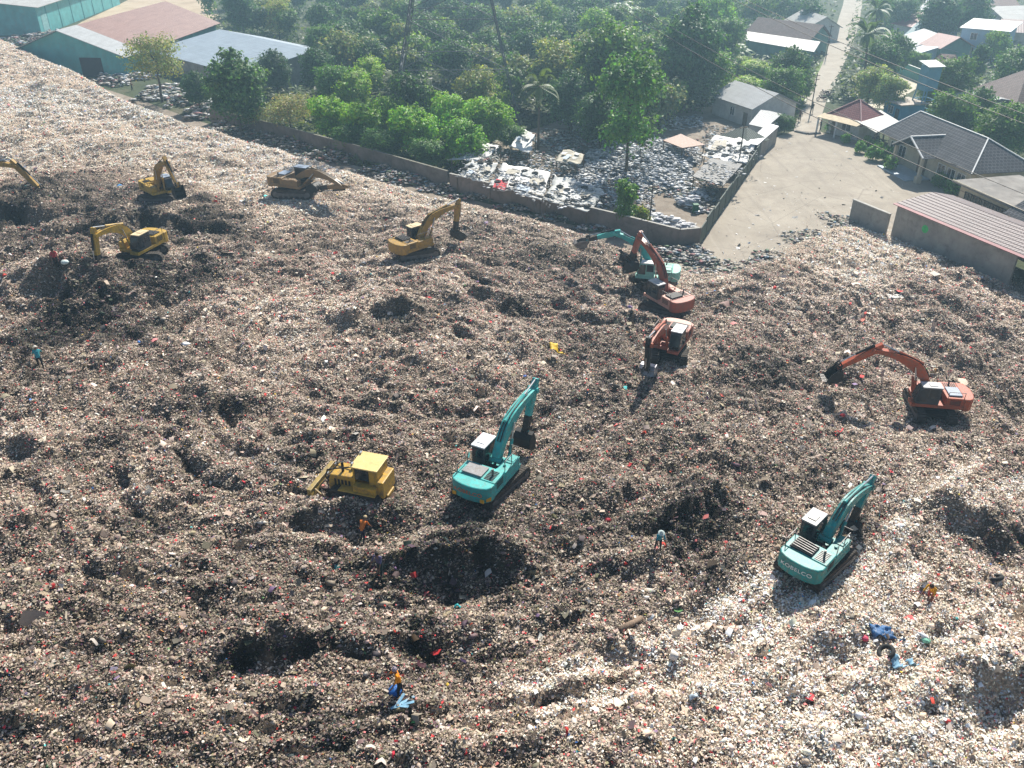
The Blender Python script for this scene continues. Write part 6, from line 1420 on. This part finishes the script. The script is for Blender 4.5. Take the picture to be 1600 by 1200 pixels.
p_ = hit(64, 186); b = MB(); b.tube((0, 0, -.2), (.1, 0, 2.0), .06, .04, 6); o = b.build("wooden_stake", WOOD); o.location = p_; tag(o, "upright wooden stake on the pale slope at the far left", "stake")
# ---------------- heaps of sorted plastic, rubbish by the road ----------------
def heap(label, spots, n, pal, s0, s1, name="bag_heap", blobs=.6, cat="heap", hat_=None):
    r_ = np.random.default_rng(len(label)); Vs, Fs, Cs = [], [], []; off = 0; tot = sum(s[2] * s[3] for s in spots)
    OC = np.array([(1, 0, 0), (-.9, .1, 0), (0, 1, .1), (.1, -1, 0), (.05, .1, .8), (0, 0, -.6), (.6, .6, .35), (-.6, -.5, .4)])
    FC = np.array([(0, 6, 4, 4), (6, 2, 4, 4), (2, 1, 4, 4), (1, 7, 4, 4), (7, 3, 4, 4), (3, 0, 4, 4), (2, 6, 5, 5), (6, 0, 5, 5), (1, 2, 5, 5), (3, 7, 5, 5), (7, 1, 5, 5), (0, 3, 5, 5)])[:, :3]
    pal = np.array(pal)
    for px_, py_, rx, ry, h in spots:
        zb = 0 if isinstance(h, (int, float)) else h[1]; h = h if zb == 0 else h[0]; cx, cy, wx, wy = to_world_ellipse(px_, py_, rx, ry, zb); k = max(6, int(n * rx * ry / tot)); a = r_.uniform(0, 6.283, k); q = np.sqrt(r_.random(k))
        lim = 1 + .3 * np.sin(a * 3 + px_) ; x = cx + wx * q * np.cos(a) * lim; y = cy + wy * q * np.sin(a) * lim
        hh = h * (1 - q ** 2) * (1 + .4 * vnoise(x * .7, y * .7, 3)); s = np.exp(r_.uniform(math.log(s0), math.log(s1), k)); z = np.maximum(0, hh) * r_.uniform(.35, 1., k) + s * .4
        z = z + zb
        if hat_: z = z + np.maximum(0, coarse_h(x, y)[0])
        pnt = OC[None] * (1 + r_.normal(0, .25, (k, 8, 3))) * (s[:, None] * np.stack([r_.uniform(.7, 1.4, k), r_.uniform(.5, 1.1, k), r_.uniform(.2, .5, k)], 1))[:, None]
        t = r_.uniform(0, 6.28, k); co, si = np.cos(t)[:, None], np.sin(t)[:, None]; pnt = np.stack([pnt[..., 0] * co - pnt[..., 1] * si, pnt[..., 0] * si + pnt[..., 1] * co, pnt[..., 2]], -1) + np.stack([x, y, z], 1)[:, None]
        Vs.append(pnt.reshape(-1, 3)); Fs.append(((np.arange(k) * 8)[:, None, None] + FC[None]).reshape(-1, 3) + off); off += 8 * k
        Cs.append(np.repeat(np.clip(pal[r_.integers(0, len(pal), k)] * r_.uniform(.6, 1.2, (k, 1)), 0, .85), 8, 0))
    return tag(big_mesh(name, np.vstack(Vs), np.vstack(Fs), LIT, np.vstack(Cs)), label, cat, kind='stuff')
WP = [(.8, .8, .8), (.8, .8, .79), (.74, .76, .78), (.6, .62, .64), (.5, .52, .55), (.66, .64, .6), (.36, .4, .46), (.5, .48, .44), (.72, .70, .68), (.3, .33, .38), (.16, .16, .17)]
MP = [(.4, .37, .33), (.3, .26, .22), (.55, .52, .48), (.2, .17, .14), (.1, .09, .08), (.62, .6, .58), (.4, .2, .19), (.2, .28, .34), (.14, .2, .12), (.44, .39, .3)]
heap("great heap of white and bluish plastic bags under the glossy tree", [(1000, 258, 62, 30, 1.9), (945, 262, 40, 22, 1.2), (1050, 246, 40, 30, 1.6), (1035, 282, 36, 18, 1.0), (915, 280, 30, 14, .7)], 8500, WP, .14, .42)
heap("row of full white sacks along the inside of the boundary wall", [(1040, 352, 38, 8, .7), (1066, 360, 20, 7, .6), (1080, 322, 18, 10, .8), (1022, 344, 18, 6, .5), (1092, 306, 14, 8, .6)], 420, [(.7, .69, .68), (.6, .6, .62), (.74, .73, .72), (.45, .46, .5)], .3, .6)
heap("white scraps heaped beside the yard house and the rusty shed", [(1052, 196, 22, 10, 1.0), (1112, 156, 26, 10, 1.0), (1080, 190, 20, 8, .6), (1150, 240, 18, 10, .6), (1120, 236, 20, 8, .5), (905, 192, 26, 10, .8), (1190, 190, 20, 7, .6)], 1300, WP, .15, .45)
heap("white wrappers and rags strewn over the tarpaulin shelters", [(742, 240, 34, 14, (.2, 2.25)), (745, 268, 30, 14, (.2, 2.3)), (815, 282, 50, 26, (.25, 2.35)), (895, 302, 44, 24, (.25, 2.15)), (1140, 236, 34, 18, (.2, 2.4)), (1120, 268, 34, 16, (.12, 2.6))], 1500, [(.78, .78, .77), (.7, .7, .72), (.6, .6, .58), (.5, .5, .5), (.3, .28, .26), (.55, .5, .42), (.15, .15, .15)], .08, .3, "scrap")
heap("mixed rags and scrap lying about the sorting yard", [(760, 262, 60, 30, .5), (850, 270, 60, 30, .5), (900, 235, 60, 25, .4), (960, 225, 50, 20, .4), (830, 218, 40, 12, .4), (1080, 300, 50, 25, .3), (980, 300, 60, 25, .4), (880, 215, 30, 14, .5), (930, 318, 40, 14, .6), (1140, 215, 50, 14, .4), (1010, 225, 40, 12, .5), (1060, 270, 30, 30, .3)], 9000, MP + [(.7, .7, .7), (.6, .62, .65), (.7, .69, .66)], .1, .38, "scrap")
heap("rags and rocks piled along the foot of the boundary wall", [(360, 200, 40, 6, .8), (420, 214, 50, 6, .9), (480, 232, 50, 6, .9), (540, 250, 50, 6, .9), (600, 270, 50, 6, .9), (650, 286, 40, 6, .8), (690, 298, 30, 6, .7), (380, 208, 60, 6, 1.0), (450, 226, 60, 6, 1.0), (520, 246, 60, 6, 1.), (630, 282, 60, 6, .9), (740, 310, 40, 4, .5), (800, 327, 40, 4, .5), (860, 342, 40, 4, .5), (920, 358, 30, 4, .5), (1050, 398, 50, 8, .6), (1090, 404, 24, 12, .5), (1084, 395, 20, 8, .8)], 7500, MP + [(.6, .58, .55), (.05, .05, .045)], .1, .42, "scrap")
heap("mixed rubbish spread over the yard before the warehouses", [(60, 62, 60, 12, 1.0), (110, 80, 50, 12, 1.2), (160, 112, 34, 8, 1.2), (130, 96, 40, 9, 1.0), (180, 128, 30, 8, .9), (240, 152, 30, 7, .9), (290, 160, 34, 8, 1.0), (330, 172, 34, 8, 1.0), (270, 140, 36, 8, .6), (215, 122, 26, 6, .6), (310, 185, 20, 5, .8), (190, 96, 20, 6, .6)], 3800, MP + [(.7, .7, .7), (.6, .6, .62)], .2, .75, "scrap")
heap("white sacks dumped in a bunch by the feathery tree", [(248, 155, 14, 5, .8), (172, 118, 12, 6, .9), (182, 122, 12, 5, .6), (325, 162, 9, 10, .9)], 160, WP[:4], .35, .8)
heap("clods of dark garbage slumped at the foot of the hill by the plaza", [(1120, 428, 70, 9, .25), (1215, 404, 50, 10, .3), (1180, 416, 40, 12, .15), (1262, 372, 30, 14, .2), (1308, 345, 26, 12, .2), (1215, 412, 40, 8, .4), (1275, 380, 40, 8, .4), (1100, 412, 40, 7, .4), (1320, 356, 20, 6, .4), (1000, 402, 40, 6, .3), (900, 372, 60, 5, .3)], 2400, MP, .08, .3, "scrap")
r_ = np.random.default_rng(77); n = 420; qx, qy = r_.uniform(1120, 1440, n), r_.uniform(212, 425, n); okp = in_poly(qx, qy, [(1080, 420), (1205, 225), (1290, 212), (1440, 295), (1330, 345), (1150, 430)]); pts = np.array([P(a, b, .035) for a, b in zip(qx[okp], qy[okp])])
v_, f_ = leaf_cards(pts, np.tile([0, 0, 1.], (len(pts), 1)), r_.exponential(.10, len(pts)) + .04, .6, .02); t = r_.choice([.25, .5, .7, .78], len(pts))
tag(big_mesh("paper_scraps", v_ * np.array([1, 1, 1]), f_, LIT, np.repeat(np.stack([t, t * .97, t * .93], 1), 5, 0)), "scraps of paper scattered over the plaza", "litter", kind='stuff')
pt = V(930, 268, 0); b = MB(); b.tube((-.6, 0, .45), (.7, .1, .45), .42, .42, 14); b.build; o = b.build("barrel", mk("grey barrel", (.35, .34, .32), .6, .3, 2), None, True); o.location = V(876, 272, 1.6); o.location.z = 0; tag(o, "grey barrel lying on its side between the tarpaulin shelters", "barrel")
b = MB(); b.box((-.3, -.3, 0), (.3, .3, .95)); b.box((-.33, -.36, .95), (.33, .33, 1.03)); o = b.build("wheelie_bin", mk("green bin", (.02, .12, .05), .6, .2, 3), None, bevel=.03); o.location = V(1086, 332, 0); tag(o, "dark green bin standing by the white sacks", "bin")
rag_ = MB(); w4 = [V(770, 292, 2.28), V(788, 297, 2.28), V(794, 284, 2.4), V(776, 279, 2.4)]; slab_quad(rag_, w4, .04); o = rag_.build("red_cloth", mk("red cloth", (.5, .05, .06), .8, .2, 2)); tag(o, "red cloth spread at the front corner of the long white tarpaulin", "cloth")
# garbage carried in the red excavator's bucket
p, T = EPOS['E5'], EXC['E5']; yw_ = R(T[1]); bx_ = p + Vector((math.cos(yw_), math.sin(yw_), 0)) * (T[4][0] - .1) + Vector((0, 0, T[4][1] - .75)); lb = MB(); rr = random.Random(4)
for i in range(90):
    q = Vector((rr.gauss(0, .42), rr.gauss(0, .42), rr.gauss(0, .42))); s = rr.uniform(.12, .34); M = Matrix.Translation(bx_ + q) @ Matrix.Rotation(rr.uniform(0, 6), 4, Vector((rr.random(), rr.random(), rr.random() + .1))); lb.box((-s, -s * .6, -s * .12), (s, s * .6, s * .12), rr.choice([0, 0, 0, 1, 2]), M)
o = lb.build("garbage_load", [mk("wet garbage", (.05, .045, .04), .9, .4, 5), mk("grey rag", (.2, .19, .18), .9, .3, 4), mk("brown rag", (.12, .08, .06), .9, .3, 4)]); tag(o, "dark clump of garbage hanging in the salmon excavator's bucket", "garbage")
# ---------------- motorcycles in the shade by the gate ----------------
def moto():
    e = empty("motorcycle", (0, 0, 0))
    for x in (-.6, .62):
        b = MB(); n, k = 14, 5; base = 0
        for i in range(n):
            t = 2 * math.pi * i / n
            for j in range(k): s = 2 * math.pi * j / k; b.v.append((x + (.25 + .05 * math.cos(s)) * math.cos(t), .05 * math.sin(s), .3 + (.25 + .05 * math.cos(s)) * math.sin(t)))
        for i in range(n):
            for j in range(k): b.f.append((i * k + j, ((i + 1) % n) * k + j, ((i + 1) % n) * k + (j + 1) % k, i * k + (j + 1) % k)); b.m.append(0); b.uv.append([(0, 0)] * 4)
        b.tube((x, -.04, .3), (x, .04, .3), .1, n=8); b.build("wheel", RUBBER, e, True)
    b = MB(); b.prism([(-.7, .55), (-.3, .42), (.3, .42), (.5, .85), (.42, .95), (.2, .66), (-.35, .72), (-.8, .8)], -.1, .1); b.build("body", mk("motorcycle paint", (.08, .02, .025), .35, .3, 3), e, bevel=.03)
    b = MB(); b.box((-.75, -.12, .76), (.1, .12, .84)); b.build("seat", RUBBER, e, bevel=.03)
    b = MB(); b.tube((.62, 0, .3), (.42, 0, .98), .035); b.bar((.42, -.32, 1.0), (.42, .32, 1.0), .035); b.box((.5, -.08, .82), (.6, .08, .96)); b.build("handlebar", STEEL, e)
    return e
m0 = moto(); first = True
row = [(1326 + 10.5 * i, 199 + 4.6 * i) for i in range(7)]
for i, (px_, py_) in enumerate(row):
    o = m0 if first else copy_tree(m0); first = False; p = P(px_, py_, .02); o.location = (p[0], p[1], .02); o.rotation_euler = (0, 0, R(60 + random.uniform(-8, 8))); tag(o, "dark motorcycle parked in the row under the white carport", "motorcycle", "motorcycles parked under the carport")
for i, (px_, py_) in enumerate([(1283, 158), (1290, 154), (1288, 149), (1296, 151)]):
    o = copy_tree(m0); p = P(px_, py_, .02); o.location = (p[0], p[1], .05); o.rotation_euler = (0, 0, R(150 + random.uniform(-15, 15))); tag(o, "dark motorcycle parked beside the road behind the red roofed guard post", "motorcycle", "motorcycles parked behind the guard post")
# ---------------- the hazy air ----------------
hb = MB(); hb.box((-330, -30, -1.2), (330, 560, 56)); hz = hb.build("haze", [], None)
m = bpy.data.materials.new("hazy air"); m.use_nodes = True; t = m.node_tree
t.nodes.remove(t.nodes["Principled BSDF"]); pv = t.nodes.new("ShaderNodeVolumePrincipled"); pv.inputs["Color"].default_value = (.52, .80, 1, 1); pv.inputs["Density"].default_value = 0.00085; pv.inputs["Anisotropy"].default_value = .45
t.links.new(pv.outputs[0], t.nodes["Material Output"].inputs["Volume"]); hz.data.materials.append(m); tag(hz, kind='stuff')
